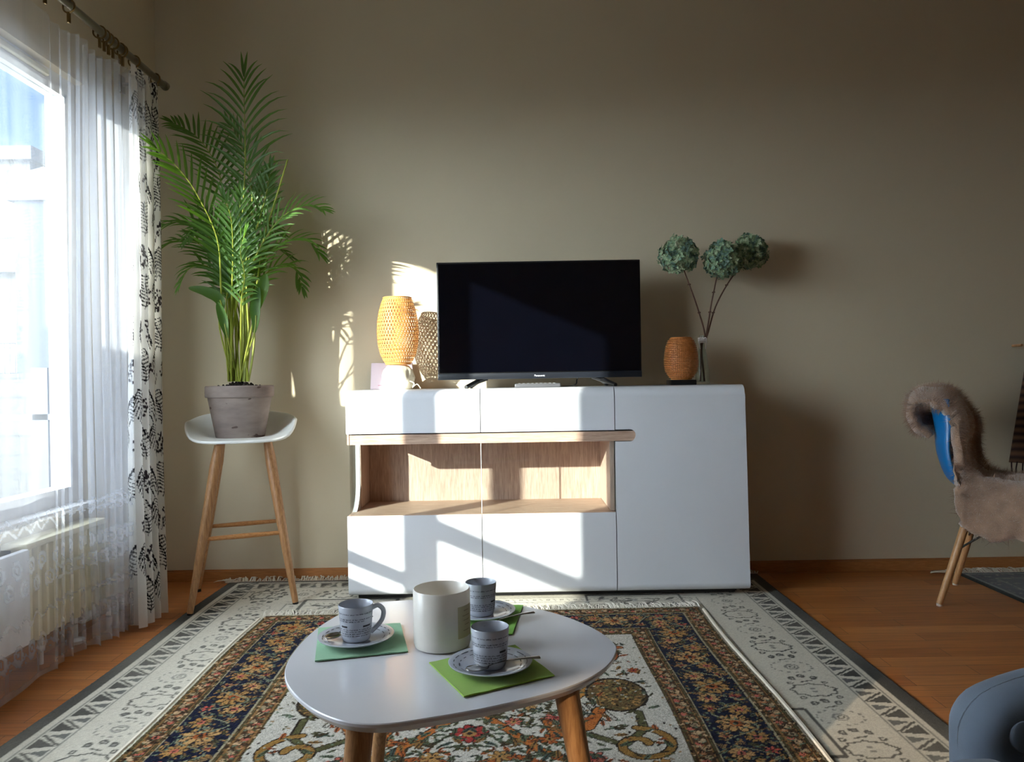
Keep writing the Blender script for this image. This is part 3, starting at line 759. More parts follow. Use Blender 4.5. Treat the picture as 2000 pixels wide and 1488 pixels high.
# ------------------------------------------------------------------ vase with hydrangeas
VY = 3.37
vb = at(1372, 748, VY); vx = vb.x
neck = at(1377, 655, VY)
vs = thing('bottle_vase', 'slim clear glass bottle vase with string bow right of small lamp', 'vase', (vx, VY, ZT))
hN = neck.z-ZT
b = B(); lathe(b, (vx, VY, ZT), [(0.0, 0.001), (0.030, 0.001), (0.033, 0.008), (0.031, 0.05), (0.024, 0.11), (0.014, 0.165), (0.0115, 0.19), (0.0125, hN), (0.0105, hN), (0.0095, 0.19), (0.012, 0.165), (0.022, 0.11), (0.029, 0.05), (0.030, 0.012), (0, 0.010)], 28)
obj('bottle', b, glass('vase_glass', (0.90, 0.93, 0.92), boost=1.2), vs)
b = B()
for k in range(4): hoop(b, (vx, VY, ZT), 0.0145, hN-0.012-k*0.006, 0.0032, 18)
for s_ in (-1, 1): tube(b, spline([(vx, VY-0.014, ZT+hN-0.02), (vx+s_*0.012, VY-0.02, ZT+hN-0.01), (vx+s_*0.016, VY-0.018, ZT+hN-0.03), (vx+s_*0.012, VY-0.016, ZT+hN-0.06)], 5), 0.002, 5)
obj('string_bow', b, mat('white_string', (220, 214, 208), 0.9), vs)
M_STEM = mat('brown_stem', (92, 62, 48), 0.7, var=0.2, vscale=60)
def hyd_mat():
    m, nt, out = _new('hydrangea_petals')
    p = N(nt, 'ShaderNodeBsdfPrincipled'); p.inputs['Roughness'].default_value = 0.7
    nz = N(nt, 'ShaderNodeTexNoise'); nz.inputs['Scale'].default_value = 28; nt.links.new(coords(nt), nz.inputs['Vector'])
    r = N(nt, 'ShaderNodeValToRGB'); e = r.color_ramp.elements
    e[0].position = 0.32; e[0].color = lin((70, 100, 66))+(1,); e[1].position = 0.72; e[1].color = lin((192, 204, 170))+(1,)
    k = r.color_ramp.elements.new(0.5); k.color = lin((116, 146, 108))+(1,); k = r.color_ramp.elements.new(0.42); k.color = lin((98, 128, 122))+(1,)
    nt.links.new(nz.outputs[0], r.inputs[0]); nt.links.new(r.outputs[0], p.inputs['Base Color']); nt.links.new(p.outputs[0], out.inputs[0]); return m
M_HYD = hyd_mat()
def floret(bm, c, n, s):
    n = n.normalized(); u = n.orthogonal().normalized(); w = n.cross(u); a0 = rnd.random()*PI
    for k in range(4):
        a = a0+k*PI/2; d = u*math.cos(a)+w*math.sin(a); e = n.cross(d)
        up = n*s*rnd.uniform(0.1, 0.5)
        p0 = bm.verts.new(c); p1 = bm.verts.new(c+d*s*0.55+e*s*0.42+up*0.6); p2 = bm.verts.new(c+d*s*1.05+up+e*s*rnd.uniform(-.15, .15)); p3 = bm.verts.new(c+d*s*0.55-e*s*0.42+up*0.6)
        pm = bm.verts.new(c+d*s*0.6+up*0.3)
        for f in ((p0, p1, pm), (p1, p2, pm), (p2, p3, pm), (p3, p0, pm)): bm.faces.new(f)
heads = [((1327, 497), (42, 36), 3.33, [(1377, 655), (1362, 600), (1343, 548), (1335, 525)], 'left green hydrangea head on brown stem in bottle vase'),
         ((1412, 507), (38, 38), 3.31, [(1379, 655), (1388, 600), (1395, 565), (1402, 530)], 'middle green hydrangea head on brown stem in bottle vase'),
         ((1465, 491), (37, 35), 3.40, [(1381, 655), (1397, 600), (1425, 548), (1455, 510)], 'right green hydrangea head on brown stem in bottle vase')]
for hc, (rx, rz), hy, path, lab in heads:
    t = thing('hydrangea_stem', lab, 'flower', (vx, VY, ZT+0.01), group='hydrangeas in the bottle vase')
    pts = [Vector((vx+rnd.uniform(-0.012, 0.012), VY+rnd.uniform(-.01, .01), ZT+0.014)), Vector((vx+rnd.uniform(-.004, .004), VY, ZT+hN-0.04))]
    pts += [at(px, py, VY+(hy-VY)*i/3) for i, (px, py) in enumerate(path)]
    pts = spline(pts, 5)
    b = B(); tube(b, pts, [0.0042-0.0016*i/len(pts) for i in range(len(pts))], 8)
    for i in (9, 14, 19):
        if i < len(pts): p_ = pts[i]; tube(b, [p_-Vector((0.006, 0, -0.001)), p_+Vector((0.006, 0, 0.003))], 0.0035, 6)
    obj('stem', b, M_STEM, t)
    c0 = at(hc[0], hc[1], hy); b = B(); k_ = hy/F_PX
    n_ = 170
    for i in range(n_):
        z = 1-2*(i+0.5)/n_; a = i*2.399963; q = math.sqrt(1-z*z)
        d = Vector((q*math.cos(a), q*math.sin(a), z)); lump = 1+0.09*math.sin(5*d.x+3*d.z)+rnd.uniform(-.12, .06)
        floret(b, c0+Vector((d.x*rx*k_*0.86, d.y*rx*k_*0.86, d.z*rz*k_*0.88))*lump, d+Vector((rnd.uniform(-.4, .4), rnd.uniform(-.4, .4), rnd.uniform(-.4, .4))), rnd.uniform(0.014, 0.022))
    obj('flower_head', b, M_HYD, t, smooth=None, recalc=False)

# ------------------------------------------------------------------ stool, pot, palm
feet = [onz(371, 1204), onz(577, 1182), onz(387, 1155)]
feet.append(feet[1]+feet[2]-feet[0])
cs = sum(feet, Vector())/4; cs = Vector((cs.x, cs.y, 0))
fx_ = (feet[1]-feet[0]).normalized(); ang = math.atan2(fx_.y, fx_.x)
st = thing('bar_stool', 'white shell bar stool on four oak legs holding the palm', 'stool', cs)
tops = [at(427, 868, feet[0].y+0.10), at(523, 868, feet[1].y+0.08)]
tops.append(tops[0]+Vector((0, 0, 0))+(feet[2]-feet[0])*0.45); tops.append(tops[1]+(feet[3]-feet[1])*0.45)
ztop = 0.655
for f, tp in zip(feet, tops):
    tp = Vector((tp.x, tp.y, ztop)); b = B()
    tube(b, [tp, tp.lerp(f, 0.12), tp.lerp(f, 0.5), f+Vector((0, 0, 0.012))], [0.017, 0.0215, 0.019, 0.012], 14); lg_ = obj('leg', b, M_OAK, st)
    b = B(); tube(b, [f+Vector((0, 0, 0.012)), f], 0.0125, 14); obj('leg_tip', b, M_BLACK, lg_)
for (i, j, h) in ((0, 1, 0.29), (0, 2, 0.33), (1, 3, 0.33), (2, 3, 0.29)):
    a = feet[i].lerp(Vector((tops[i].x, tops[i].y, ztop)), h/ztop); c = feet[j].lerp(Vector((tops[j].x, tops[j].y, ztop)), h/ztop)
    b = B(); tube(b, [a, a.lerp(c, 0.5), c], [0.008, 0.0105, 0.008], 10); obj('stretcher', b, wood('oak_rungs', (160, 104, 58), (200, 146, 92), (1.2, 12, 12), 0.45), st)
sc0 = Vector(((tops[0].x+tops[1].x+tops[2].x+tops[3].x)/4, (tops[0].y+tops[1].y+tops[2].y+tops[3].y)/4, 0)) + Vector((-0.005, 0.0, 0))
b = B(); NR, NT = 18, 64; rings = []
def seat_pt(r, a, off=0.0):
    n = 3.0; ca, sa = math.cos(a), math.sin(a); k = (abs(ca)**n+abs(sa)**n)**(-1/n)
    x, y = 0.222*r*k*ca, 0.205*r*k*sa
    fr_ = min(1, max(0, (y+0.19)/0.17)); fr_ = fr_*fr_*(3-2*fr_)
    lip = 0.078*max(0, (r-0.45)/0.55)**1.7*(0.12+0.88*fr_)
    back = 0.030*max(0, (y-0.05)/0.155)**1.5*r
    dip = -0.012*max(0, (-y-0.11)/0.1)*r
    ra = ang*0.8
    return Vector((sc0.x+x*math.cos(ra)-y*math.sin(ra), sc0.y+x*math.sin(ra)+y*math.cos(ra), 0.668+lip+back+dip+off))
cen = b.verts.new(seat_pt(0, 0))
for i in range(1, NR+1):
    rings.append([b.verts.new(seat_pt(i/NR, 2*PI*k/NT)) for k in range(NT)])
for k in range(NT): b.faces.new((cen, rings[0][k], rings[0][(k+1) % NT]))
for A_, B_ in zip(rings, rings[1:]):
    for k in range(NT): b.faces.new((A_[k], B_[k], B_[(k+1) % NT], A_[(k+1) % NT]))
seat = obj('seat', b, mat('white_shell', (222, 222, 218), 0.35, coat=0.2), st, smooth=180)
md = seat.modifiers.new('thick', 'SOLIDIFY'); md.thickness = 0.012; md.offset = -1
bv = seat.modifiers.new('edge', 'BEVEL'); bv.width = 0.004; bv.segments = 2; bv.limit_method = 'ANGLE'

PY = sc0.y
pc = at(469, 800, PY); px_ = pc.x
PZ = 0.672
pot = thing('plant_pot', 'taupe clay plant pot standing on white stool', 'plant pot', (px_, PY, PZ))
k_ = PY/F_PX; ph_ = at(469, 753, PY).z-PZ
R0, R1 = 45*k_, 64*k_
m_pot, nt, out = _new('taupe_clay')
p = N(nt, 'ShaderNodeBsdfPrincipled'); p.inputs['Roughness'].default_value = 0.85
nz = N(nt, 'ShaderNodeTexNoise'); nz.inputs['Scale'].default_value = 7; nz.inputs['Detail'].default_value = 6; nt.links.new(coords(nt, (1, 1, 3)), nz.inputs['Vector'])
r = N(nt, 'ShaderNodeValToRGB'); r.color_ramp.elements[0].position = 0.3; r.color_ramp.elements[0].color = lin((122, 108, 104))+(1,); r.color_ramp.elements[1].position = 0.7; r.color_ramp.elements[1].color = lin((158, 144, 136))+(1,)
nt.links.new(nz.outputs[0], r.inputs[0])
nz2 = N(nt, 'ShaderNodeTexNoise'); nz2.inputs['Scale'].default_value = 16; nt.links.new(coords(nt, (1, 1, 1.8)), nz2.inputs['Vector'])
r2 = N(nt, 'ShaderNodeValToRGB'); r2.color_ramp.elements[0].position = 0.66; r2.color_ramp.elements[1].position = 0.69; r2.color_ramp.elements[0].color = (0, 0, 0, 1); r2.color_ramp.elements[1].color = (1, 1, 1, 1)
nt.links.new(nz2.outputs[0], r2.inputs[0])
mc = N(nt, 'ShaderNodeMix', data_type='RGBA'); nt.links.new(r2.outputs[0], mc.inputs['Factor']); nt.links.new(r.outputs[0], mc.inputs[6]); mc.inputs[7].default_value = lin((84, 66, 60))+(1,)
nt.links.new(mc.outputs[2], p.inputs['Base Color']); bump(nt, nz.outputs[0], p, 0.3, 0.002); nt.links.new(p.outputs[0], out.inputs[0])
b = B(); lathe(b, (px_, PY, PZ), [(0, 0), (R0-0.003, 0), (R0, 0.003), (R1*0.93, ph_*0.78), (R1*0.985, ph_*0.785), (R1, ph_*0.80), (R1, ph_-0.004), (R1-0.004, ph_), (R1-0.014, ph_), (R1-0.016, ph_-0.02), (0, ph_-0.02)], 56)
obj('pot', b, m_pot, pot, smooth=35)
b = B(); n_ = 15
def soilz(x, y): return ph_-0.012+0.022*math.exp(-((x)**2+y**2)/0.004)+rnd.uniform(-.004, .006)
vs_ = {}
for i in range(-n_, n_+1):
    for j in range(-n_, n_+1):
        x, y = i/n_*(R1-0.016), j/n_*(R1-0.016)
        if math.hypot(x, y) <= R1-0.015: vs_[i, j] = b.verts.new((px_+x, PY+y, PZ+soilz(x, y)))
for (i, j) in list(vs_):
    if all(q in vs_ for q in ((i+1, j), (i+1, j+1), (i, j+1))): b.faces.new((vs_[i, j], vs_[i+1, j], vs_[i+1, j+1], vs_[i, j+1]))
for _ in range(160):
    a, r_ = rnd.random()*2*PI, rnd.random()**0.7*0.085; s_ = rnd.uniform(0.002, 0.006)
    t_ = B(); bmesh.ops.create_icosphere(t_, subdivisions=1, radius=s_); merge(b, t_, Matrix.Translation((px_+r_*math.cos(a), PY+r_*math.sin(a), PZ+soilz(r_*math.cos(a), r_*math.sin(a))+s_*0.4)))
obj('soil', b, mat('dark_soil', (34, 26, 22), 0.95, var=0.4, vscale=120), pot, smooth=None, kind='stuff')

M_LEAF = mat('palm_leaf', (74, 108, 50), 0.42, var=0.25, vscale=9, trans=0.40, tcol=(124, 176, 44))
M_PET = mat('palm_petiole', (150, 160, 60), 0.5, var=0.25, vscale=12)
palm = thing('areca_palm', 'tall green areca palm growing in taupe pot', 'potted palm', (px_, PY, PZ+ph_-0.01))
def blade(bm, p, d, up, L, w, droop, n=6):
    """one leaflet: folded tapering strip"""
    d = d.normalized(); sd_ = d.cross(up).normalized(); prev = None; pos = p.copy(); dr = d.copy()
    for i in range(n+1):
        t_ = i/n; ww = w*(math.sin(PI*min(1, 0.12+t_*0.88))**0.8)*(1-0.15*t_) if i < n else 0.0004
        fold = up*(-ww*0.35)
        cur_ = (bm.verts.new(pos-sd_*ww+fold*-1), bm.verts.new(pos), bm.verts.new(pos+sd_*ww+fold*-1))
        if prev:
            bm.faces.new((prev[0], prev[1], cur_[1], cur_[0])); bm.faces.new((prev[1], prev[2], cur_[2], cur_[1]))
        prev = cur_; pos = pos + dr*L/n; dr = (dr + Vector((0, 0, -droop*(0.3+t_)/n*2))).normalized()
def frond(path, tb, pairs, L, w=0.0066, face=Vector((0, -1, 0)), droop=0.35, a0=38, a1=62, stem_r=0.0042):
    pts = spline(path, 10); n = len(pts)
    cum = [0.0]
    for a, c in zip(pts, pts[1:]): cum.append(cum[-1]+(c-a).length)
    tot = cum[-1]
    def P(t_):
        s_ = max(0, min(0.9999, t_))*tot
        for i in range(n-1):
            if cum[i+1] >= s_: f = (s_-cum[i])/max(1e-9, cum[i+1]-cum[i]); return pts[i].lerp(pts[i+1], f), (pts[i+1]-pts[i]).normalized()
        return pts[-1], (pts[-1]-pts[-2]).normalized()
    b = B(); tube(b, pts, [stem_r*(1-0.8*i/n) for i in range(n)], 6)
    rc_ = obj('frond_stem', b, M_PET, palm)
    b = B()
    for i in range(pairs):
        f = (i+0.5)/pairs; t_ = tb+(1-tb)*f; q, tg = P(t_)
        fc = (face - tg*face.dot(tg)).normalized(); side = tg.cross(fc)
        ang_ = math.radians(a0+(a1-a0)*f); LL = L*(0.55+0.45*math.sin(PI*min(1, 0.2+0.75*f)))*(1-0.35*max(0, f-0.6)/0.4)*rnd.uniform(0.9, 1.08)
        for s_ in (-1, 1):
            d = side*s_*math.cos(ang_)+tg*math.sin(ang_)+fc*rnd.uniform(-.05, .22)+Vector((0, 0, 0.08))
            blade(b, q+tg*rnd.uniform(-.004, .004), d, fc, LL, w*rnd.uniform(0.85, 1.1), droop*rnd.uniform(0.7, 1.3))
    q, tg = P(1.0)
    fc = (face - tg*face.dot(tg)).normalized()
    blade(b, q, tg+tg.cross(fc)*0.12, fc, L*0.45, w, 0.1); blade(b, q, tg-tg.cross(fc)*0.12, fc, L*0.45, w, 0.1)
    obj('frond', b, M_LEAF, rc_, smooth=60, recalc=False)
def fp(pl, y0, y1, base=None):
    """pixel path -> world, depth offset from y0 to y1 relative to pot"""
    o = base or (rnd.uniform(-24, 20), 0)
    pts = [at(469+o[0], 745, PY+rnd.uniform(-.03, .03))]
    for i, (a, c) in enumerate(pl):
        if i == 0: a += o[0]*0.8
        pts.append(at(a, c, PY+y0+(y1-y0)*(i+1)/len(pl)))
    return pts
fronds = [
    ([(472, 600), (470, 470), (479, 320), (477, 190), (477, 150)], 0, 0.02, 0.58, 15, 0.245, (0, -1, 0), 0.75),
    ([(455, 560), (444, 430), (425, 330), (385, 268), (338, 240)], 0, 0.14, 0.62, 17, 0.16, (0.3, -0.9, 0.4), 0.35),
    ([(450, 580), (425, 470), (385, 380), (345, 325), (306, 290)], 0, -0.27, 0.50, 15, 0.17, (0.5, -0.8, 0.35), 0.25),
    ([(480, 600), (490, 470), (492, 380), (478, 300), (450, 245)], 0, 0.08, 0.55, 17, 0.17, (-.2, -1, 0.1), 0.30),
    ([(478, 600), (500, 500), (545, 430), (595, 402), (628, 408)], 0, -0.08, 0.50, 16, 0.14, (0, -0.7, 0.7), 0.45),
    ([(480, 610), (505, 520), (550, 475), (595, 468), (622, 492)], 0, 0.05, 0.46, 15, 0.15, (0, -0.6, 0.8), 0.5),
    ([(455, 600), (430, 500), (385, 440), (335, 435), (308, 452)], 0, -0.05, 0.48, 15, 0.15, (0, -0.6, 0.8), 0.5),
    ([(455, 610), (435, 530), (390, 478), (345, 470), (310, 490)], 0, 0.08, 0.46, 15, 0.14, (0.1, -0.6, 0.8), 0.5),
    ([(460, 600), (450, 520), (425, 455), (395, 440), (372, 462)], 0, -0.08, 0.44, 15, 0.15, (0, -0.8, 0.6), 0.5),
    ([(468, 600), (466, 520), (480, 450), (505, 430), (540, 450)], 0, 0.06, 0.44, 15, 0.15, (0, -0.8, 0.6), 0.5),
    ([(466, 590), (455, 500), (452, 430), (440, 390)], 0, -0.14, 0.46, 14, 0.15, (0, -1, 0.2), 0.4),
    ([(472, 590), (485, 480), (505, 400), (520, 350)], 0, 0.12, 0.50, 14, 0.16, (0, -1, 0.1), 0.35),
    ([(462, 600), (470, 500), (468, 430), (470, 380)], 0, -0.06, 0.44, 15, 0.15, (0.3, -1, 0), 0.4),
    ([(475, 620), (500, 560), (540, 520), (575, 525), (590, 560)], 0, 0.10, 0.50, 13, 0.12, (0, -0.6, 0.8), 0.55),
    ([(458, 620), (440, 560), (405, 520), (370, 525), (352, 555)], 0, 0.05, 0.50, 13, 0.12, (0, -0.6, 0.8), 0.55),
    ([(470, 600), (480, 520), (520, 480), (565, 500)], 0, 0.24, 0.46, 13, 0.14, (0, -0.6, 0.8), 0.5),
    ([(462, 600), (450, 530), (440, 480), (415, 470)], 0, 0.26, 0.46, 13, 0.14, (0, -0.8, 0.6), 0.5),
    ([(470, 600), (478, 540), (470, 490), (480, 455)], 0, -0.28, 0.46, 13, 0.13, (0, -1, 0.6), 0.55),
    ([(470, 580), (500, 450), (520, 380), (528, 330)], 0, 0.0, 0.50, 13, 0.14, (0.2, -1, 0.1), 0.3),
    ([(464, 600), (448, 500), (420, 440), (392, 400)], 0, 0.02, 0.46, 14, 0.15, (0.4, -0.8, 0.3), 0.35),
]
for pl, y0, y1, tb, pr, L, fc, dr in fronds: frond(fp(pl, y0, y1), tb, pr, L, face=Vector(fc), droop=dr)
# unopened spear
b = B(); tube(b, spline(fp([(490, 580), (515, 470), (540, 385), (562, 312)], 0, -0.02), 8), [0.004]*20+[0.0045-0.0004*i for i in range(0, 13)][:13][:max(0, 0)] if False else 0.0032, 6); obj('spear_leaf', b, MATS['palm_petiole'], palm)
# extra stems and broad lower leaves
for (pl, w, n_) in (([(440, 640), (432, 590), (405, 570), (368, 562)], 0.022, 1), ([(492, 640), (505, 590), (515, 560), (520, 535)], 0.026, 1), ([(448, 660), (436, 620), (425, 590)], 0.018, 1), ([(500, 650), (500, 600), (506, 560)], 0.02, 1)):
    pts = spline(fp(pl, -0.05, -0.1), 8); b = B(); n = len(pts); tube(b, pts[:n//2+2], 0.0032, 6); s_ = obj('leaf_stem', b, M_PET, palm)
    b = B(); prev = None; k0 = n//3
    for i in range(k0, n):
        f = (i-k0)/(n-1-k0); ww = w*math.sin(PI*min(1, 0.05+0.95*f))**0.7+0.0005; tg = (pts[min(i+1, n-1)]-pts[i-1]).normalized(); sd_ = tg.cross(Vector((0.2, -1, 0.3))).normalized()
        cur_ = (b.verts.new(pts[i]-sd_*ww+Vector((0, -.4*ww, 0))), b.verts.new(pts[i]), b.verts.new(pts[i]+sd_*ww+Vector((0, -.4*ww, 0))))
        if prev: b.faces.new((prev[0], prev[1], cur_[1], cur_[0])); b.faces.new((prev[1], prev[2], cur_[2], cur_[1]))
        prev = cur_
    obj('broad_leaf', b, M_LEAF, s_, smooth=60, recalc=False)
for k in range(9):
    x = rnd.uniform(-22, 22); b = B(); tube(b, spline(fp([(469+x*0.9, 660), (469+x*1.3, 560), (469+x*1.9, 500)], 0, rnd.uniform(-.06, .06), (x, 0)), 6), [0.0052-0.0001*i for i in range(19)], 7); obj('cane', b, M_PET, palm)

# ------------------------------------------------------------------ grey rug
GX0, GX1, GY0, GY1 = -1.293, 1.098, 0.55, 3.475
Wd, Hd = GX1-GX0, GY1-GY0
cream, dk, md_, pale = (190, 183, 168), (62, 61, 58), (122, 119, 112), (218, 214, 206)
pt = Paint(Wd, Hd, 0.005, cream)
R2 = random.Random(3)
# coordinates on the canvas: x from left, y from front edge; the back edge is y=Hd
def border(pt, W_, H_):
    pt.rect(0, 0, 0.052, H_, dk); pt.rect(W_-0.052, 0, W_, H_, dk); pt.rect(0, H_-0.02, W_, H_, dk); pt.rect(0, 0, W_, 0.02, dk)
border(pt, Wd, Hd)
def sides():
    """yield mapping functions (u along, v inward) for left, right, back, front"""
    yield Hd, lambda u, v: (v, u)
    yield Hd, lambda u, v: (Wd-v, u)
    yield Wd, lambda u, v: (u, Hd-v+0.03)
    yield Wd, lambda u, v: (u, v)
for L_, f in sides():
    u = 0.06
    pt.line(f(0.07, 0.072), f(L_-0.07, 0.072), 0.006, md_); pt.line(f(0.15, 0.150), f(L_-0.15, 0.150), 0.006, md_)
    while u < L_-0.1:
        pt.tri(f(u, 0.08), f(u+0.055, 0.08), f(u+0.012, 0.143), dk); pt.tri(f(u+0.05, 0.143), f(u+0.085, 0.143), f(u+0.07, 0.092), (88, 88, 86))
        pt.line(f(u+0.02, 0.143), f(u+0.07, 0.082), 0.008, dk)
        u += 0.092
    u = 0.22; k = 0
    while u < L_-0.2:
        if k % 2 == 0:
            n = 26; c_ = f(u, 0.255)
            e = [(0.062+0.006*math.cos(9*2*PI*i/n), 2*PI*i/n) for i in range(n+1)]
            pts = [f(u+0.62*r_*math.cos(a)*1.1, 0.255+r_*math.sin(a)) for r_, a in e]
            pt.poly(pts, 0.006, dk)
            for q in (-1, 1):
                pt.ell(*f(u+q*0.01, 0.255), 0.009, 0.006, 0, md_)
                for w_ in (-1, 1): pt.ell(*f(u+q*0.052, 0.255+w_*0.05), 0.010, 0.010, 0, dk, ring=0.55)
        else:
            for q in range(16):
                a = 2*PI*q/16; pt.ell(*f(u+0.045*math.cos(a), 0.255+0.06*math.sin(a)), 0.006, 0.004, a, md_)
            pt.ell(*f(u, 0.255), 0.022, 0.022, 0, md_, ring=0.3); pt.ell(*f(u, 0.255), 0.010, 0.010, 0, dk, ring=0.4)
        um = u+0.088
        for dv in (-0.032, 0, 0.032):
            pt.ell(*f(um+(0.014 if dv == 0 else 0), 0.255+dv), 0.014, 0.011, R2.random()*3, dk, ring=0.55); pt.ell(*f(um+(0.014 if dv == 0 else 0), 0.255+dv), 0.005, 0.005, 0, md_)
        pt.line(f(um-0.02, 0.238), f(um-0.03, 0.272), 0.006, dk)
        u += 0.176; k += 1
    pt.line(f(0.36, 0.365), f(L_-0.36, 0.365), 0.005, md_); pt.line(f(0.42, 0.425), f(L_-0.42, 0.425), 0.005, md_)
    u = 0.38
    while u < L_-0.38:
        pt.ell(*f(u, 0.395), 0.010, 0.008, R2.random()*3, md_, ring=0.5); pt.line(f(u+0.02, 0.385), f(u+0.032, 0.407), 0.004, md_); u += 0.055
# corner boxes in the field
for (cx, cy) in ((0.62, Hd-0.44), (Wd-0.62, Hd-0.44), (Wd-0.52, Hd-1.55), (0.52, Hd-1.55)):
    w_, h_ = 0.19, 0.13
    pt.poly([(cx-w_, cy-h_), (cx+w_, cy-h_), (cx+w_, cy+h_), (cx-w_, cy+h_), (cx-w_, cy-h_)], 0.011, dk)
    for q in range(26):
        x, y = cx+R2.uniform(-.16, .16), cy+R2.uniform(-.10, .10); a = R2.random()*PI
        pt.ell(x, y, 0.026, 0.010, a, dk if q % 3 else md_, ring=None if q % 2 else 0.5)
for q in range(620):
    x, y = R2.uniform(0.43, Wd-0.43), R2.uniform(0.43, Hd-0.36)
    if abs(x-Wd/2) < 0.72 and y < Hd-0.60: continue
    a = R2.random()*PI; pt.ell(x, y, R2.uniform(.007, .018), R2.uniform(.004, .008), a, (140, 138, 134), ring=None if q % 3 == 0 else 0.5)
for q in range(40):
    x = R2.uniform(0.45, Wd-0.45); y = R2.choice([R2.uniform(Hd-0.6, Hd-0.4), R2.uniform(0.8, Hd-0.5)])
    pts = [(x+0.012*i, y+0.02*math.sin(i*0.9+q)) for i in range(8)]; pt.poly(pts, 0.004, (130, 128, 124))
# faded wear
J, I = pt.a.shape[:2]
yy, xx = np.meshgrid(np.arange(J)*pt.res, np.arange(I)*pt.res, indexing='ij')
wear = 0.5+0.5*np.sin(xx*5.1+1.3*np.sin(yy*3.3))*np.sin(yy*4.2+0.7*np.sin(xx*6))
fade = np.array(lin(cream), np.float32)
pt.a = pt.a*(1-0.22*wear[..., None]) + fade*0.22*wear[..., None]
pt.a *= (1+rng.normal(0, 0.05, (J, I)))[..., None]
Z = 0.007+rng.normal(0, 0.0003, (J, I)); Z[:, 0] = Z[:, -1] = 0.0; Z[0] = Z[-1] = 0.0
wob = 0.008*np.sin(yy*4.3)*(1-np.clip(xx/0.4, 0, 1))
co = np.stack([GX0+xx+wob, GY0+yy, Z], -1)
grey = thing('area_rug', 'large faded cream and grey patterned rug on the parquet', 'rug', ((GX0+GX1)/2, (GY0+GY1)/2, 0))
obj('rug_pile', grid_mesh('rug_pile', co, pt.a), attr_mat('grey_rug_pile', 0.95, 0.03, 420, 0.5), grey, smooth=180)
def fringe(bm, xs, y, z, L, spread, r=0.0016, dirs=(0, 1), zr=0.006, seed=1, zmax=None):
    R_ = random.Random(seed)
    for x in xs:
        l = L*R_.uniform(0.7, 1.15); a = R_.uniform(-spread, spread); d = Vector((dirs[0]*math.cos(a)-dirs[1]*math.sin(a), dirs[0]*math.sin(a)+dirs[1]*math.cos(a), 0))
        q = Vector((x, y, z)); h = R_.uniform(0.001, zr)
        tube(bm, [q, q+d*l*0.35+Vector((0, 0, h)), q+d*l*0.7+Vector((R_.uniform(-.004, .004), 0, h*0.8)), q+d*l+Vector((R_.uniform(-.006, .006), 0, 0.0+R_.uniform(0, h*0.6)))], [r, r*1.1, r, r*0.5], 4, cap=False)
b = B(); fringe(b, [GX0+0.005+i*(Wd-0.01)/420 for i in range(421)], GY1-0.004, 0.008, 0.040, 0.5, r=0.0024, zr=0.02)
fringe(b, [GX0+i*0.0035 for i in range(14)], GY1-0.006, 0.006, 0.07, 0.5, r=0.0024, dirs=(-0.9, 0.3), zr=0.012, seed=4)
obj('fringe', b, mat('cream_yarn', (214, 204, 186), 0.9), grey, smooth=180, kind='stuff', recalc=False)

# ------------------------------------------------------------------ oriental rug
OX0, OX1, OY0, OY1 = -0.965, 0.712, 0.60, 2.935
Wd, Hd = OX1-OX0, OY1-OY0
navy, gold, brown, olive, ivory, rust, red, sage, dkb = (24, 28, 52), (184, 138, 80), (84, 58, 36), (92, 90, 56), (208, 202, 190), (172, 92, 44), (176, 60, 56), (112, 126, 104), (46, 34, 26)
rose, tan_ = (202, 110, 92), (206, 172, 134)
pt = Paint(Wd, Hd, 0.0033, ivory)
R2 = random.Random(21)
def sides2():
    yield Hd, lambda u, v: (v, u)
    yield Hd, lambda u, v: (Wd-v, u)
    yield Wd, lambda u, v: (u, Hd-v)
    yield Wd, lambda u, v: (u, v)
pt.rect(0, 0, Wd, Hd, ivory)
def band(v0, v1, col):
    pt.rect(v0, v0, v1, Hd-v0, col); pt.rect(Wd-v1, v0, Wd-v0, Hd-v0, col); pt.rect(v0, Hd-v1, Wd-v0, Hd-v0, col); pt.rect(v0, v0, Wd-v0, v1, col)
band(0, 0.012, (206, 198, 178)); band(0.012, 0.078, brown); band(0.078, 0.083, (170, 160, 130)); band(0.083, 0.238, navy); band(0.238, 0.243, (170, 160, 130)); band(0.243, 0.308, brown)
for L_, f in sides2():
    for vc in (0.045, 0.2755):
        u = vc
        for dv in (-0.028, -0.020, 0.020, 0.028): pt.line(f(vc, vc+dv), f(L_-vc, vc+dv), 0.004, olive if abs(dv) > 0.025 else (150, 112, 66))
        k = 0
        while u < L_-vc:
            c_ = (tan_, rose, (170, 150, 120), (190, 130, 90))[k % 4]
            pt.ell(*f(u, vc+0.006*(1 if k % 2 else -1)), 0.011, 0.009, R2.random()*3, c_); pt.ell(*f(u+0.012, vc-0.008*(1 if k % 2 else -1)), 0.005, 0.009, R2.random()*3, sage)
            pt.line(f(u, vc), f(u+0.018, vc+0.010*(1 if k % 2 else -1)), 0.003, dkb)
            u += 0.021; k += 1
def flower(x, y, s, c_, cc, n=8):
    for k in range(n):
        a = 2*PI*k/n+R2.random()*0.3
        pt.ell(x+s*0.62*math.cos(a), y+s*0.62*math.sin(a), s*0.42, s*0.26, a, dkb); pt.ell(x+s*0.62*math.cos(a), y+s*0.62*math.sin(a), s*0.34, s*0.19, a, c_)
    pt.ell(x, y, s*0.34, s*0.34, 0, cc)
    pt.ell(x, y, s*0.15, s*0.15, 0, dkb)
def leaf(x, y, l, a, c_):
    pt.ell(x, y, l, l*0.38, a, c_); pt.line((x-l*math.cos(a), y-l*math.sin(a)), (x+l*math.cos(a), y+l*math.sin(a)), 0.0034, dkb)
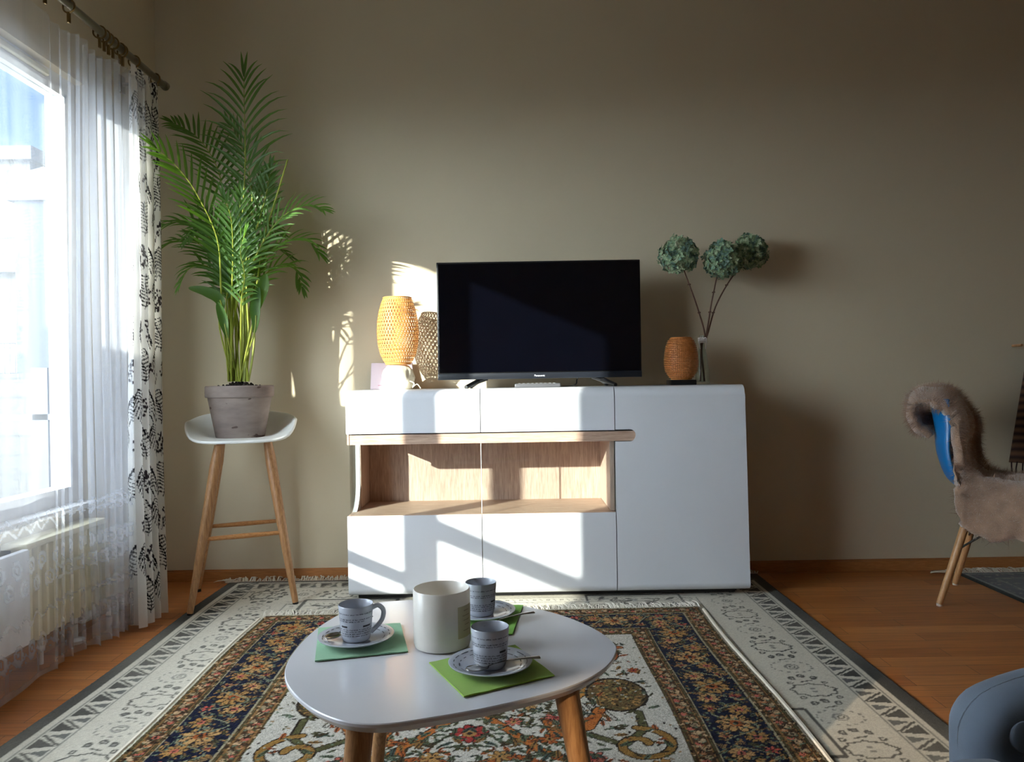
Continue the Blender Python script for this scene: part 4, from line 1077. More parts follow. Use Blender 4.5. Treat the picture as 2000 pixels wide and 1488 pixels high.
for L_, f in sides2():
    u = 0.16; k = 0
    while u < L_-0.12:
        big = k % 3 == 0
        for _ in range(12):
            x, y = f(u+R2.uniform(-.055, .055), 0.16+R2.uniform(-.072, .072)); leaf(x, y, R2.uniform(.009, .019), R2.random()*PI, R2.choice([sage, olive, (130, 140, 120), gold, (160, 130, 90)]))
        x, y = f(u, 0.16+(0 if big else (0.03 if k % 2 else -0.03)))
        flower(x, y, 0.052 if big else 0.033, gold if k % 2 == 0 else (206, 160, 104), rose if k % 3 else rust, 9)
        if not big:
            x, y = f(u+0.01, 0.16-(0.045 if k % 2 else -0.045)); flower(x, y, 0.020, (206, 96, 80) if k % 4 == 1 else (190, 140, 90), (150, 50, 50), 6)
        u += 0.078; k += 1
    # vine
    pts = [f(0.1+i*0.012, 0.16+0.05*math.sin(i*0.012/0.156*2*PI)) for i in range(int((L_-0.2)/0.012))]
    pt.poly(pts, 0.0045, (150, 150, 120))
# field
fx0, fx1, fy0, fy1 = 0.308, Wd-0.308, 0.308, Hd-0.308
cx = Wd/2
def sym(fn):
    for s_ in (-1, 1): fn(lambda x: cx+s_*x)
def thick(pts, w, c_, oc=dkb):
    pt.poly(pts, w+0.008, oc); pt.poly(pts, w, c_)
def scroll(X, x, y, r, turns, a0, w, c_, d=1):
    n = int(26*turns); pts = []
    for i in range(n+1):
        t_ = i/n; a = a0+d*2*PI*turns*t_; rr_ = r*(1-0.78*t_); pts.append((X(x+rr_*math.cos(a)), y+rr_*math.sin(a)))
    thick(pts, w, c_)
def motif(X):
    T = fy1
    # top corner scrolls and animals
    thick([(X(0.02), T-0.10), (X(0.10), T-0.17), (X(0.22), T-0.20), (X(0.34), T-0.15), (X(0.47), T-0.13)], 0.022, rust)
    scroll(X, 0.36, T-0.20, 0.10, 1.1, PI/2, 0.024, rust, -1)
    scroll(X, 0.16, T-0.34, 0.13, 1.2, 0, 0.022, (188, 128, 62), 1)
    thick([(X(0.05), T-0.28), (X(0.20), T-0.25), (X(0.33), T-0.30), (X(0.36), T-0.42), (X(0.28), T-0.52)], 0.026, (196, 136, 62))
    # round speckled bird body
    bx_, by_ = 0.40, T-0.50
    pt.ell(X(bx_), by_, 0.088, 0.115, 0, dkb); pt.ell(X(bx_), by_, 0.080, 0.106, 0, (110, 88, 52))
    for _ in range(190):
        a = R2.random()*2*PI; q = math.sqrt(R2.random()); pt.ell(X(bx_)+0.074*q*math.cos(a), by_+0.10*q*math.sin(a), 0.005, 0.004, a, R2.choice([gold, olive, brown, (150, 130, 80), dkb]))
    for k in range(5): thick([(X(0.26+k*0.018), T-0.56), (X(0.285+k*0.022), T-0.66)], 0.008, ivory)
    thick([(X(0.34), T-0.60), (X(0.30), T-0.70), (X(0.22), T-0.74), (X(0.20), T-0.66)], 0.030, (190, 110, 48))
    thick([(X(0.30), T-0.74), (X(0.38), T-0.80), (X(0.44), T-0.72), (X(0.44), T-0.62)], 0.018, olive)
    scroll(X, 0.42, T-0.80, 0.09, 1.2, PI/2, 0.020, (160, 120, 60), -1)
    thick([(X(0.02), T-0.60), (X(0.08), T-0.68), (X(0.18), T-0.82), (X(0.32), T-0.92)], 0.022, (190, 110, 48))
    scroll(X, 0.12, T-0.95, 0.12, 1.3, PI, 0.022, rust, -1)
    scroll(X, 0.36, T-1.05, 0.12, 1.3, 0, 0.022, (188, 128, 62), 1)
    for (fx_2, fy_2, s_, c_) in ((0.10, 0.06, .028, gold), (0.24, 0.09, .03, rose), (0.40, 0.06, .026, gold), (0.09, 0.42, .04, red), (0.0, 0.24, .045, gold), (0.22, 0.64, .03, rose), (0.0, 0.72, .05, red), (0.48, 0.33, .022, rust), (0.46, 0.9, .03, gold), (0.14, 0.30, .025, (80, 84, 110)), (0.30, 0.86, .035, rose), (0.05, 1.1, .05, gold)):
        flower(X(fx_2), T-fy_2, s_, c_, gold if c_ == red else red, 8)
sym(motif)
def field_leaves(n, dens):
    for _ in range(n):
        x, y = R2.uniform(0.0, 0.50), R2.uniform(0.02, fy1-fy0-0.02)
        if R2.random() > dens(x, y): continue
        a = R2.random()*PI; c_ = R2.choice([sage, olive, (92, 104, 78), (150, 112, 60), rust, (84, 70, 44), (70, 88, 80)]); l = R2.uniform(.009, .020)
        leaf(cx+x, fy1-y, l, a, c_); leaf(cx-x, fy1-y, l, PI-a, c_)
field_leaves(2600, lambda x, y: 0.85 if x < 0.30 and y > 0.45 else 0.17)
sym(lambda X: [flower(X(a_), fy1-b_, s_, c_, gold, 7) for a_, b_, s_, c_ in ((0.05, 0.52, .026, rust), (0.15, 0.56, .03, gold), (0.11, 0.66, .024, rose), (0.20, 0.76, .028, rust), (0.08, 0.84, .03, gold), (0.26, 0.50, .022, red), (0.0, 0.92, .034, rose), (0.17, 0.93, .024, rust))])
def fleck(n, x0, x1, y0, y1, cols, p_=1.0):
    for _ in range(n):
        x, y = R2.uniform(x0, x1), R2.uniform(y0, y1); pt.ell(x, y, R2.uniform(.003, .007), R2.uniform(.0025, .004), R2.random()*3, R2.choice(cols))
for (x0_, x1_, y0_, y1_) in ((0.085, 0.236, 0.09, Hd-0.09), (Wd-0.236, Wd-0.085, 0.09, Hd-0.09), (0.24, Wd-0.24, Hd-0.236, Hd-0.085)):
    ar = (x1_-x0_)*(y1_-y0_); fleck(int(ar*5200), x0_, x1_, y0_, y1_, [navy, (34, 30, 40), sage, gold, (150, 116, 74), brown, olive, (16, 18, 34)])
for (x0_, x1_, y0_, y1_) in ((0.012, 0.078, 0.02, Hd-0.012), (Wd-0.078, Wd-0.012, 0.02, Hd-0.012), (0.243, 0.308, 0.25, Hd-0.243), (Wd-0.308, Wd-0.243, 0.25, Hd-0.243), (0.08, Wd-0.08, Hd-0.078, Hd-0.012), (0.3, Wd-0.3, Hd-0.308, Hd-0.243)):
    ar = (x1_-x0_)*(y1_-y0_); fleck(int(ar*7000), x0_, x1_, y0_, y1_, [brown, dkb, olive, (150, 112, 66), (60, 44, 30), tan_])
fleck(1500, fx0+0.005, fx1-0.005, fy0, fy1-0.01, [olive, dkb, sage, (150, 120, 80), ivory, ivory, (188, 180, 166)])
pt.a = np.clip(0.72*pt.a*(1+rng.normal(0, 0.16, pt.a.shape[:2]))[..., None], 0, 1)
J, I = pt.a.shape[:2]
yy, xx = np.meshgrid(np.arange(J)*pt.res, np.arange(I)*pt.res, indexing='ij')
# keep the weave out of the bird and border edges: drop leaves outside field already by coordinates
Z = 0.0165+rng.normal(0, 0.0007, (J, I)); Z[:, 0] = Z[:, -1] = 0.0075; Z[0] = Z[-1] = 0.0075; Z[:, 1:3] -= 0.002; Z[:, -3:-1] -= 0.002
wob = 0.006*np.sin(yy*5.3+0.5)
co = np.stack([OX0+xx+wob+0.0*yy, OY0+yy+0.030*(xx/Wd), Z], -1)
ori = thing('oriental_rug', 'navy, rust and ivory floral oriental rug lying on the grey rug', 'rug', ((OX0+OX1)/2, (OY0+OY1)/2, 0.008))
obj('rug_pile', grid_mesh('rug_pile', co, pt.a), attr_mat('oriental_pile', 0.95, 0.03, 330, 0.8, noise=0.22, nscale=330), ori, smooth=180)
b = B()
n_ = 330
R_ = random.Random(5)
for i in range(n_+1):
    x = OX0+Wd*i/n_; y = OY1+0.030*i/n_; fringe(b, [x], y-0.003, 0.011, 0.075, 0.35, r=0.0017, zr=0.009, seed=i)
obj('fringe', b, mat('white_yarn', (226, 220, 208), 0.9), ori, smooth=180, kind='stuff', recalc=False)
for x_ in (OX0-0.004, OX1+0.004):
    b = B(); tube(b, [(x_+0.006*math.sin((y_*0.1)*5.3+0.5), OY0+y_*0.1+(0.03 if x_ > 0 else 0), 0.012) for y_ in range(0, int(Hd*10)+1)], 0.0065, 6)
    obj('selvedge', b, MATS['cream_yarn'], ori)

# ------------------------------------------------------------------ small dark rug on the right
DX0, DX1, DY0, DY1 = 1.975, 3.1, 2.0, 3.425
Wd, Hd = DX1-DX0, DY1-DY0
pt = Paint(Wd, Hd, 0.006, (58, 58, 54)); R2 = random.Random(9)
for v0, v1, c_ in ((0, 0.02, (30, 34, 32)), (0.02, 0.03, (110, 110, 100)), (0.03, 0.09, (44, 46, 46)), (0.10, 0.105, (120, 116, 104)), (0.2, 0.205, (120, 116, 104))):
    pt.rect(v0, v0, v1, Hd-v0, c_); pt.rect(Wd-v1, v0, Wd-v0, Hd-v0, c_); pt.rect(v0, Hd-v1, Wd-v0, Hd-v0, c_); pt.rect(v0, v0, Wd-v0, v1, c_)
for _ in range(1500):
    pt.ell(R2.uniform(0.03, Wd-.03), R2.uniform(.03, Hd-.03), R2.uniform(.005, .015), .005, R2.random()*3, R2.choice([(120, 112, 98), (90, 84, 76), (34, 34, 40), (84, 60, 52)]))
J, I = pt.a.shape[:2]; yy, xx = np.meshgrid(np.arange(J)*pt.res, np.arange(I)*pt.res, indexing='ij')
Z = 0.009+rng.normal(0, 0.0004, (J, I)); Z[:, 0] = Z[:, -1] = 0; Z[0] = Z[-1] = 0
dr_ = thing('dark_rug', 'small dark patterned rug with pale fringe below the fur covered chair', 'rug', ((DX0+DX1)/2, (DY0+DY1)/2, 0))
obj('rug_pile', grid_mesh('rug_pile', np.stack([DX0+xx, DY0+yy, Z], -1), pt.a), attr_mat('dark_rug_pile', 0.95, 0.2, 400, 0.5), dr_, smooth=180)
b = B(); fringe(b, [DX0-0.02+i*0.0055 for i in range(200)], DY1-0.003, 0.008, 0.06, 0.6, r=0.0022, zr=0.014, seed=8)
fringe(b, [DX0+i*0.003 for i in range(14)], DY1-0.004, 0.006, 0.12, 0.3, r=0.0022, dirs=(-0.95, 0.3), zr=0.01, seed=18); obj('fringe', b, MATS['cream_yarn'], dr_, smooth=180, kind='stuff', recalc=False)

# ------------------------------------------------------------------ coffee table
TZ = 0.42
ol = [(556, 1322), (572, 1274), (625, 1222), (700, 1184), (790, 1172), (900, 1172), (1000, 1180), (1080, 1196), (1150, 1222), (1194, 1250), (1204, 1272), (1180, 1306), (1110, 1342), (980, 1376), (850, 1400), (740, 1414), (655, 1404), (590, 1370)]
pts = [onz(a, c, TZ) for a, c in ol]; pts = spline(pts, 6, closed=True)
cT = sum(pts, Vector())/len(pts)
ct = thing('coffee_table', 'white rounded triangle coffee table with oak legs on the oriental rug', 'coffee table', (cT.x, cT.y, 0.017))
b = B()
inn = [p_+(cT-p_).normalized()*0.010 for p_ in pts]
lay = [[b.verts.new((q.x, q.y, z)) for q in s_] for s_, z in ((inn, TZ-0.017), (pts, TZ-0.006), (pts, TZ-0.0015), ([p_+(cT-p_).normalized()*0.0015 for p_ in pts], TZ))]
n = len(pts)
for A_, B_ in zip(lay, lay[1:]):
    for k in range(n): b.faces.new((A_[k], A_[(k+1) % n], B_[(k+1) % n], B_[k]))
b.faces.new(lay[0][::-1]); b.faces.new(lay[-1])
obj('tabletop', b, mat('satin_white_top', (208, 208, 214), 0.2, var=0.01, coat=0.3), ct)
for (tp, ft) in (((at(703, 1418, 1.13).x, 1.13), (-0.262, 1.06)), ((-0.262, 1.56), (-0.312, 1.68)), ((onz(1113, 1343, 0.40).x-0.005, 1.235), (0.145, 1.20))):
    b = B(); tube(b, [(tp[0], tp[1], TZ-0.016), (tp[0], tp[1], TZ-0.03), (ft[0], ft[1], 0.019)], [0.0205, 0.0205, 0.012], 14); obj('leg', b, M_OAK, ct)

# napkins
def napkin(corners, lab, col, name):
    P_ = [onz(a, c, TZ+0.001) for a, c in corners]; n = 14; b = B()
    for lay_ in (0, 1):
        vs2 = [[b.verts.new(P_[0].lerp(P_[1], i/n).lerp(P_[3].lerp(P_[2], i/n), j/n)+Vector((0, 0, 0.0004+lay_*0.0022+(0.0005*math.sin(i*1.3+j*0.7) if lay_ else 0)))) for i in range(n+1)] for j in range(n+1)]
        for j in range(n):
            for i in range(n): b.faces.new((vs2[j][i], vs2[j][i+1], vs2[j+1][i+1], vs2[j+1][i]))
        if lay_ == 0: low = vs2
    for e in ([(low[0][i], vs2[0][i]) for i in range(n+1)], [(low[n][i], vs2[n][i]) for i in range(n+1)], [(low[i][0], vs2[i][0]) for i in range(n+1)], [(low[i][n], vs2[i][n]) for i in range(n+1)]):
        for a, c in zip(e, e[1:]): b.faces.new((a[0], c[0], c[1], a[1]))
    obj('paper_napkin', b, mat(name, col, 0.9, var=0.05, vscale=30, bmp=0.3, bscale=500, sheen=0.2), label=lab, cat='napkin', group='paper napkins under the saucers')
napkin([(615, 1293), (797, 1274), (782, 1219), (622, 1228)], 'sage green paper napkin under the left saucer', (130, 176, 138), 'sage_napkin')
napkin([(906, 1363), (1083, 1321), (1006, 1262), (838, 1296)], 'lime green paper napkin under the nearest saucer', (134, 172, 52), 'lime_napkin')
napkin([(878, 1238), (1001, 1240), (1022, 1184), (905, 1182)], 'bright green paper napkin under the farthest saucer behind candle', (120, 186, 52), 'green_napkin')

# cups: one built, the others copied
M_CUP = mat('pale_grey_porcelain', (176, 180, 190), 0.25, var=0.01, coat=0.3)
M_INK = mat('black_print', (30, 30, 36), 0.5)
def make_cup(c, rz, lab):
    t = thing('coffee_cup', lab, 'cup', c, group='printed coffee cups on the table')
    h = 0.066
    b = B(); lathe(b, c, [(0, 0.002), (0.020, 0.002), (0.0215, 0.0), (0.0245, 0.002), (0.0275, 0.012), (0.0300, 0.045), (0.0318, h-0.002), (0.0310, h), (0.0298, h-0.002), (0.0280, 0.045), (0.0255, 0.010), (0, 0.006)], 48)
    body = obj('body', b, M_CUP, t, smooth=50)
    b = B(); tube(b, spline([c+Vector((0.0300, 0, 0.054)), c+Vector((0.042, 0, 0.057)), c+Vector((0.052, 0, 0.046)), c+Vector((0.049, 0, 0.030)), c+Vector((0.038, 0, 0.018)), c+Vector((0.0270, 0, 0.010))], 6), 0.0036, 10, flat=1.25); obj('handle', b, M_CUP, t)
    b = B(); R_ = random.Random(4)
    def rad_(z): return float(np.interp(z, [0.002, 0.012, 0.045, 0.066], [0.0245, 0.0275, 0.0300, 0.0318]))+0.00025
    def mark(a0, a1, z0, z1):
        n = max(1, int((a1-a0)/0.08)+1); prev = None
        for i in range(n+1):
            a = a0+(a1-a0)*i/n; cur_ = (b.verts.new(c+Vector((rad_(z0)*math.cos(a), rad_(z0)*math.sin(a), z0))), b.verts.new(c+Vector((rad_(z1)*math.cos(a), rad_(z1)*math.sin(a), z1))))
            if prev: b.faces.new((prev[0], cur_[0], cur_[1], prev[1]))
            prev = cur_
    rows = [(0.0525, 0.5, 5.8), (0.0430, 0.9, 5.6), (0.0395, 0.6, 5.0), (0.0360, 0.6, 1.5), (0.0245, 0.6, 5.7), (0.0210, 0.8, 5.6), (0.0170, 0.6, 5.5), (0.0130, 0.9, 5.4)]
    for z, a0, a1 in rows:
        a = a0
        while a < a1:
            wl = R_.randint(2, 8)
            for k in range(wl):
                if a > a1: break
                hgt = 0.0016 if R_.random() < 0.7 else 0.0023
                mark(a, a+0.016, z, z+hgt); mark(a+0.016, a+0.038, z+R_.choice([0, 0.0011]), z+R_.choice([0.0006, 0.0015])+0.0002)
                a += 0.048
            a += 0.05
    mark(4.9, 5.5, 0.0290, 0.0322)
    mark(3.4, 3.9, 0.0290, 0.0322)
    obj('printed_lines', b, M_INK, t, smooth=None, recalc=False)
    t.rotation_euler = (0, 0, rz); return t
SZ = TZ+0.0035
c1, c3, c2 = onz(696, 1257, TZ), onz(958, 1310, TZ), onz(940, 1207, TZ)
def make_saucer(c, lab):
    t = thing('saucer', lab, 'saucer', c, group='saucers on the table')
    b = B(); lathe(b, c, [(0, 0.0005), (0.030, 0.0), (0.034, 0.001), (0.052, 0.006), (0.0685, 0.0125), (0.0695, 0.0142), (0.0680, 0.0148), (0.052, 0.0090), (0.032, 0.0045), (0, 0.0040)], 56); obj('plate', b, M_CUP, t, smooth=50)
    b = B(); R_ = random.Random(8)
    for rr_, zz_ in ((0.060, 0.01205), (0.0505, 0.0088)):
        a = 0
        while a < 6.1:
            L_ = R_.uniform(0.1, 0.35)
            n = 5; prev = None
            for i in range(n+1):
                q = a+L_*i/n; cu = (b.verts.new(c+Vector((rr_*math.cos(q), rr_*math.sin(q), zz_+0.0004))), b.verts.new(c+Vector(((rr_+0.0014)*math.cos(q), (rr_+0.0014)*math.sin(q), zz_+0.0008))))
                if prev: b.faces.new((prev[0], cu[0], cu[1], prev[1]))
                prev = cu
            a += L_+R_.uniform(0.05, 0.2)
    obj('printed_ring', b, M_INK, t, smooth=None, recalc=False); return t
s1 = make_saucer(Vector((c1.x, c1.y, SZ)), 'white saucer on sage green napkin at the table left side')
s3 = dup(s1, (c3.x, c3.y, SZ), 1.0, 'white saucer on lime green napkin nearest the camera')
s2_ = dup(s1, (c2.x, c2.y, SZ), 2.0, 'white saucer on bright green napkin behind the candle')
cz = SZ+0.0046
cup1 = make_cup(Vector((c1.x, c1.y, cz)), 0.45, 'grey cup with printed lines and visible handle left of candle')
dup(cup1, (c3.x, c3.y, cz), 1.9, 'grey cup with printed lines nearest the camera on lime napkin')
dup(cup1, (c2.x, c2.y, cz), 2.1, 'grey cup with printed lines partly hidden behind the candle')
def make_spoon(lab):
    t = thing('teaspoon', lab, 'spoon', (0, 0, 0), group='teaspoons on the saucers')
    b = B(); n, m_ = 12, 8; rows = []
    for i in range(n+1):
        u_ = -1+2*i/n; hw = 0.0125*math.sqrt(max(0.0, 1-u_*u_))+0.0006
        rows.append([b.verts.new((u_*0.019, hw*(-1+2*j/m_), 0.003-0.0045*(1-u_*u_)*(1-(-1+2*j/m_)**2))) for j in range(m_+1)])
    for A_, B_ in zip(rows, rows[1:]):
        for j in range(m_): b.faces.new((A_[j], A_[j+1], B_[j+1], B_[j]))
    bw = obj('bowl', b, M_STEEL, t, smooth=180); sm = bw.modifiers.new('s', 'SOLIDIFY'); sm.thickness = 0.0012
    b = B(); tube(b, spline([(0.018, 0, 0.0034), (0.035, 0, 0.0075), (0.075, 0, 0.0095), (0.105, 0, 0.0085)], 6), [0.0022]*10+[0.0024+0.0004*i for i in range(9)], 8, flat=0.35); obj('handle', b, M_STEEL, t, smooth=60); return t
sp = make_spoon('steel teaspoon laid across the saucer nearest the camera')
a1_, a2_ = onz(932, 1307, TZ+0.015), onz(1040, 1289, TZ+0.02)
sp.location = (a1_.x, a1_.y, SZ+0.0115); sp.rotation_euler = (0, 0, math.atan2(a2_.y-a1_.y, a2_.x-a1_.x))
sp1 = onz(652, 1243, TZ+0.015)
q = dup(sp, (sp1.x, sp1.y-0.004, SZ+0.0125), -2.2+PI/1.3, 'steel teaspoon on the saucer left of the candle')
q.rotation_euler = (0, 0, 1.05)
sp2 = onz(962, 1216, TZ+0.015)
dup(sp, (sp2.x-0.012, sp2.y-0.018, SZ+0.0118), 0.5, 'steel teaspoon on the saucer behind the candle')

# candle
cc_ = onz(864, 1261, TZ); kk = cc_.y/F_PX; rC = 55.5*kk
hC = 0.105
cd = thing('candle_jar', 'large white glass candle jar in the middle of the coffee table', 'candle', (cc_.x, cc_.y, TZ))
c_ = Vector((cc_.x, cc_.y, TZ+0.0005))
b = B(); lathe(b, c_, [(0, 0), (rC-0.008, 0), (rC-0.002, 0.003), (rC, 0.010), (rC, hC-0.002), (rC-0.0015, hC), (rC-0.003, hC-0.002), (rC-0.0035, 0.04), (rC-0.0035, 0.012), (0, 0.008)], 64)
obj('jar', b, mat('milk_glass', (236, 231, 224), 0.3, var=0.01, coat=0.3, trans=0.25), cd, smooth=40)
b = B(); lathe(b, c_, [(0, 0.066), (rC-0.004, 0.068), (rC-0.004, 0.010), (0, 0.010)], 48); obj('wax', b, mat('cream_wax', (232, 220, 190), 0.5), cd)
b = B(); prev = None
for i in range(13):
    a = math.radians(-52+46*i/12); cu = [b.verts.new(c_+Vector(((rC+0.0004)*math.cos(a), (rC+0.0004)*math.sin(a), z))) for z in (0.024, 0.080)]
    if prev: b.faces.new((prev[0], cu[0], cu[1], prev[1]))
    prev = cu
lb_ = obj('paper_label', b, mat('kraft_label', (188, 178, 146), 0.8), cd, smooth=180)
b = B(); R_ = random.Random(2)
for z, a0, a1 in ((0.071, -36, -22), (0.062, -40, -16), (0.054, -38, -18), (0.046, -34, -20), (0.036, -38, -18)):
    a = a0
    while a < a1:
        w_ = R_.uniform(0.8, 2); p0 = [c_+Vector(((rC+0.0007)*math.cos(math.radians(x)), (rC+0.0007)*math.sin(math.radians(x)), z_)) for x, z_ in ((a, z), (a+w_, z), (a+w_, z+0.0012), (a, z+0.0012))]
        b.faces.new([b.verts.new(v_) for v_ in p0]); a += w_+0.7
obj('label_print', b, mat('sepia_print', (110, 98, 76), 0.8), lb_, smooth=None, recalc=False)

# ------------------------------------------------------------------ fur covered chair on the right
f1, f2 = onz(1835, 1183), onz(1866, 1142)
mid = (f1+f2)/2; rv = (f2-f1).normalized(); fv = Vector((rv.y, -rv.x, 0))
cc0 = mid+fv*0.20
chair = thing('shell_chair', 'blue shell chair on wooden dowel legs covered with brown fur', 'chair', (cc0.x, cc0.y, 0))
def L2W(u, w, z): return Vector((cc0.x, cc0.y, 0))+fv*u+rv*w+Vector((0, 0, z))
M_DOW = wood('beech_dowel', (176, 128, 82), (206, 160, 112), (14, 14, 1.2), 0.4)
lt = {}
for (u_, w_), ft in (((-0.10, -0.12), f1), ((-0.10, 0.12), f2), ((0.12, -0.12), f1+fv*0.42), ((0.12, 0.12), f2+fv*0.42)):
    tp = L2W(u_, w_, 0.375); b = B(); tube(b, [tp, tp.lerp(ft, 0.5), ft+Vector((0, 0, 0.008))], [0.0155, 0.0145, 0.0115], 14); lg_ = obj('leg', b, M_DOW, chair); lt[(u_, w_)] = (tp, ft)
    b = B(); lathe(b, ft, [(0, 0), (0.0105, 0), (0.0105, 0.009), (0, 0.009)], 14); obj('glide', b, mat('pale_glide', (210, 200, 190), 0.5), lg_)
b = B(); ks = list(lt)
for i, j in ((0, 1), (1, 3), (3, 2), (2, 0)):
    A_, B_ = lt[ks[i]], lt[ks[j]]
    tube(b, [A_[0].lerp(A_[1], 0.42), L2W(ks[j][0]*0.9, ks[j][1]*0.8, 0.405)], 0.0042, 6); tube(b, [B_[0].lerp(B_[1], 0.42), L2W(ks[i][0]*0.9, ks[i][1]*0.8, 0.405)], 0.0042, 6)
for kx in lt: tube(b, [lt[kx][0].lerp(lt[kx][1], 0.05), L2W(kx[0]*0.8, kx[1]*0.8, 0.415)], 0.006, 6)
obj('metal_brace', b, M_BLACK, chair)
path = [(-0.245, 0.80), (-0.225, 0.70), (-0.215, 0.58), (-0.17, 0.475), (-0.06, 0.425), (0.10, 0.42), (0.22, 0.445)]
P_ = spline([Vector((a, 0, c)) for a, c in path], 6); b = B(); rows = []; nw = 16
for i, q in enumerate(P_):
    f = i/(len(P_)-1); hw = 0.20+0.02*math.sin(PI*f); r_ = []
    for j in range(nw+1):
        w_ = -1+2*j/nw; e = max(0, abs(w_)-0.45)/0.55
        r_.append(b.verts.new(L2W(q.x+0.085*e*e*(1-f), w_*hw*0.93, q.z+0.03*e*e*min(1, f*1.3))))
    rows.append(r_)
for A_, B_ in zip(rows, rows[1:]):
    for j in range(nw): b.faces.new((A_[j], A_[j+1], B_[j+1], B_[j]))
shl = obj('seat_shell', b, mat('blue_shell', (20, 112, 178), 0.35, coat=0.2), chair, smooth=180); m_ = shl.modifiers.new('s', 'SOLIDIFY'); m_.thickness = 0.008
# fur throw: thick lumpy sheet with short hair
fpth = [(-0.275, 0.67), (-0.305, 0.735), (-0.295, 0.80), (-0.25, 0.825), (-0.19, 0.815), (-0.14, 0.76), (-0.115, 0.68), (-0.125, 0.60), (-0.105, 0.53), (-0.04, 0.485), (0.08, 0.475), (0.20, 0.485), (0.27, 0.44), (0.29, 0.34)]
P_ = spline([Vector((a, 0, c)) for a, c in fpth], 7); rows = []; nw = 44; co = np.zeros((len(P_), nw+1, 3))
from mathutils import noise as mn
for i, q in enumerate(P_):
    f = i/(len(P_)-1)
    hw = float(np.interp(f, [0, 0.15, 0.35, 0.48, 0.6, 0.8, 1], [0.17, 0.20, 0.215, 0.225, 0.29, 0.30, 0.26]))
    dropk = float(np.interp(f, [0, 0.42, 0.52, 0.62, 0.8, 1], [0.0, 0.03, 0.15, 0.20, 0.18, 0.08]))
    for j in range(nw+1):
        w_ = -1+2*j/nw; e = max(0, abs(w_)-0.55)/0.45
        bk = float(np.interp(f, [0, 0.12, 0.3, 0.36, 0.5, 0.58], [0.05, 0.03, 0.0, -0.02, 0.0, 0.0]))
        v_ = L2W(q.x+bk*e*e, w_*hw*(1-0.10*e*e), q.z-dropk*e**1.3 - (0.02*e if f < .4 else 0))
        nn = mn.noise(v_*11)*0.022+mn.noise(v_*30)*0.009
        co[i, j] = v_+Vector((nn, nn*0.5, nn))
fm = grid_mesh('fur_throw', co)
M_FUR = mat('taupe_fur', (160, 130, 108), 0.95, var=0.22, vscale=20, sheen=0.8, bmp=0.8, bscale=260, bdist=0.004)
fur = obj('fur_throw', fm, M_FUR, smooth=180, label='thick taupe fur throw draped over the blue chair', cat='throw'); m_ = fur.modifiers.new('s', 'SOLIDIFY'); m_.thickness = 0.036; m_.offset = 0
ofs = Vector(fur.location)
b = B(); R_ = random.Random(12); H_, W_ = co.shape[:2]
for _ in range(26000):
    i, j = R_.uniform(1, H_-2.01), R_.uniform(0, W_-1.01); i0, j0 = int(i), int(j); fi, fj = i-i0, j-j0
    pa, pb_, pc_ = Vector(co[i0, j0]), Vector(co[i0+1, j0]), Vector(co[i0, j0+1]); p0 = pa+(pb_-pa)*fi+(pc_-pa)*fj
    n_ = (pb_-pa).cross(pc_-pa).normalized()
    d = (n_*R_.choice((1, 1, -1))*1.0+Vector((R_.uniform(-.5, .5), R_.uniform(-.5, .5), R_.uniform(-.9, .2)))).normalized()
    s_ = d.cross(Vector((R_.random(), R_.random(), R_.random()))).normalized()*0.0011; L_ = R_.uniform(0.032, 0.050)
    b.faces.new((b.verts.new(p0-s_), b.verts.new(p0+s_), b.verts.new(p0+d*L_)))
obj('fur_hair', b, M_FUR, fur, smooth=None, recalc=False, kind='stuff')

# woven wall textile at the right edge
wt = thing('wall_textile', 'dark red brown woven textile with tassels hanging at the right edge', 'wall hanging', (2.35, 3.47, 0.55))
YT = 3.46
b = B(); NI, NJ = 20, 12; rows = []
xt, zt_, xb, zb = at(2010, 770, YT).x, 1.02, at(1973, 905, YT).x, at(1980, 903, YT).z
for i in range(NI+1):
    f = i/NI; z = zt_+(zb-zt_)*f; x0 = xt+(xb-xt)*f
    rows.append([b.verts.new((x0+(2.7-x0)*j/NJ, YT+0.012*math.sin(j*1.4+f), z-0.03*f*j/NJ)) for j in range(NJ+1)])
for A_, B_ in zip(rows, rows[1:]):
    for j in range(NJ): b.faces.new((A_[j], A_[j+1], B_[j+1], B_[j]))
m_tx, nt, out = _new('woven_stripes'); p = N(nt, 'ShaderNodeBsdfPrincipled'); p.inputs['Roughness'].default_value = 0.95
wv_ = N(nt, 'ShaderNodeTexWave'); wv_.bands_direction = 'Z'; wv_.inputs['Scale'].default_value = 9; wv_.inputs['Distortion'].default_value = 1.5
nt.links.new(coords(nt), wv_.inputs[0]); r = N(nt, 'ShaderNodeValToRGB'); r.color_ramp.elements[0].color = lin((46, 28, 24))+(1,); r.color_ramp.elements[1].color = lin((104, 74, 56))+(1,)
nt.links.new(wv_.outputs[0], r.inputs[0]); nt.links.new(r.outputs[0], p.inputs['Base Color']); nt.links.new(p.outputs[0], out.inputs[0])
cl = obj('cloth', b, m_tx, wt, smooth=180); m_ = cl.modifiers.new('s', 'SOLIDIFY'); m_.thickness = 0.006
b = B()
for k in range(24):
    x = xb+0.006+k*0.026; tube(b, [(x, YT, zb+0.004), (x+rnd.uniform(-.006, .002), YT, zb-0.025), (x+rnd.uniform(-.012, .004), YT, zb-0.055)], [0.003, 0.003, 0.0045], 6)
obj('tassels', b, mat('dark_wool', (52, 34, 30), 0.95), wt, kind='stuff')
b = B(); tube(b, [(xt-0.0, YT+0.012, zt_), (2.75, YT+0.012, zt_)], 0.01, 8); tube(b, [(2.3, YT, zt_), (2.3, YB, zt_)], 0.006, 8); obj('hanging_rod', b, M_OAK, wt)

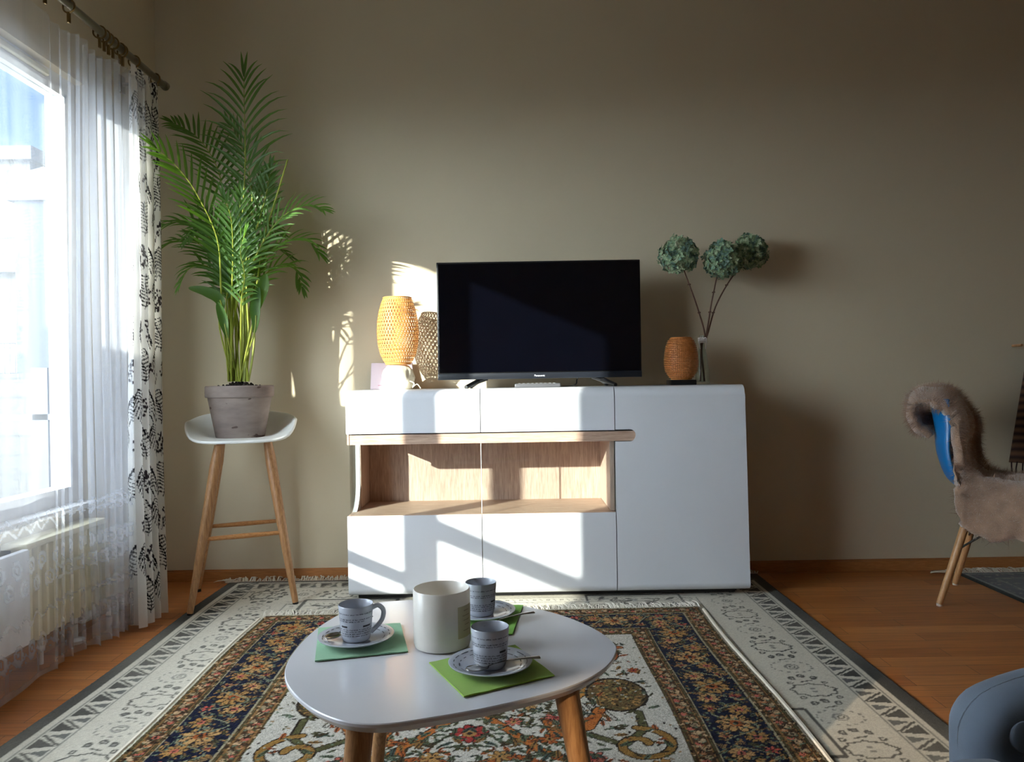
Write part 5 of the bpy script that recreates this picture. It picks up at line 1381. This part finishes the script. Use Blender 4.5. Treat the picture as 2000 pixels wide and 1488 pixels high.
# ------------------------------------------------------------------ blue grey upholstered seat, bottom right
AX, AY = 0.545, 0.90
ac = thing('armchair', 'blue grey velvet armchair back with tufted button bottom right corner', 'armchair', (AX+0.32, 0.6, 0))
M_VEL = mat('bluegrey_velvet', (98, 110, 126), 0.9, var=0.10, vscale=14, sheen=0.15, bmp=0.25, bscale=600)
bt = at(2012, 1446, AY)
def tuft(w):
    if w.y < 0:
        for bx_2 in (bt.x, bt.x+0.26):
            d2 = (w.x+AX+0.33-bx_2)**2+(w.z+0.27-bt.z)**2; w = w+Vector((0, 0.006*math.exp(-d2/0.0008)+0.004*math.exp(-d2/0.006), 0))
    return w
b = B(); roundbox(b, (AX+0.33, AY+0.05, 0.27), (0.66, 0.10, 0.48), 0.040, 46, tuft)
for v_ in b.verts:                         # softly arched top with a rounded left shoulder
    k = (v_.co.x-AX)/0.66
    if v_.co.z > 0.27: v_.co.z += (0.026*math.sin(PI*min(1, max(0, k*1.2+0.1)))-0.030*max(0, 1-k/0.22)**2)*((v_.co.z-0.27)/0.24)
obj('backrest', b, M_VEL, ac, smooth=180)
b = B(); roundbox(b, (AX+0.33, 0.62, 0.33), (0.54, 0.50, 0.14), 0.05, 16); obj('seat_cushion', b, M_VEL, ac, smooth=180)
b = B(); roundbox(b, (AX+0.33, 0.62, 0.20), (0.60, 0.56, 0.14), 0.03, 10); obj('base', b, M_VEL, ac, smooth=180)
for x in (AX-0.045, AX+0.64): b = B(); roundbox(b, (x, 0.62, 0.315), (0.11, 0.50, 0.33), 0.045, 16); obj('arm', b, M_VEL, ac, smooth=180)
for bx_2 in (bt.x, bt.x+0.26):
    t_ = B(); bmesh.ops.create_uvsphere(t_, u_segments=20, v_segments=12, radius=0.019)
    b = B(); merge(b, t_, Matrix.Translation((bx_2, AY+0.008, bt.z)) @ Matrix.Diagonal((1, 0.25, 1, 1))); obj('button', b, M_VEL, ac, smooth=180)
for x in (AX+0.08, AX+0.58):
    for y in (0.42, 0.82): b = B(); tube(b, [(x, y, 0.14), (x, y, 0.018 if x < OX1 else 0.0)], [0.018, 0.012], 12); obj('leg', b, M_OAK, ac)
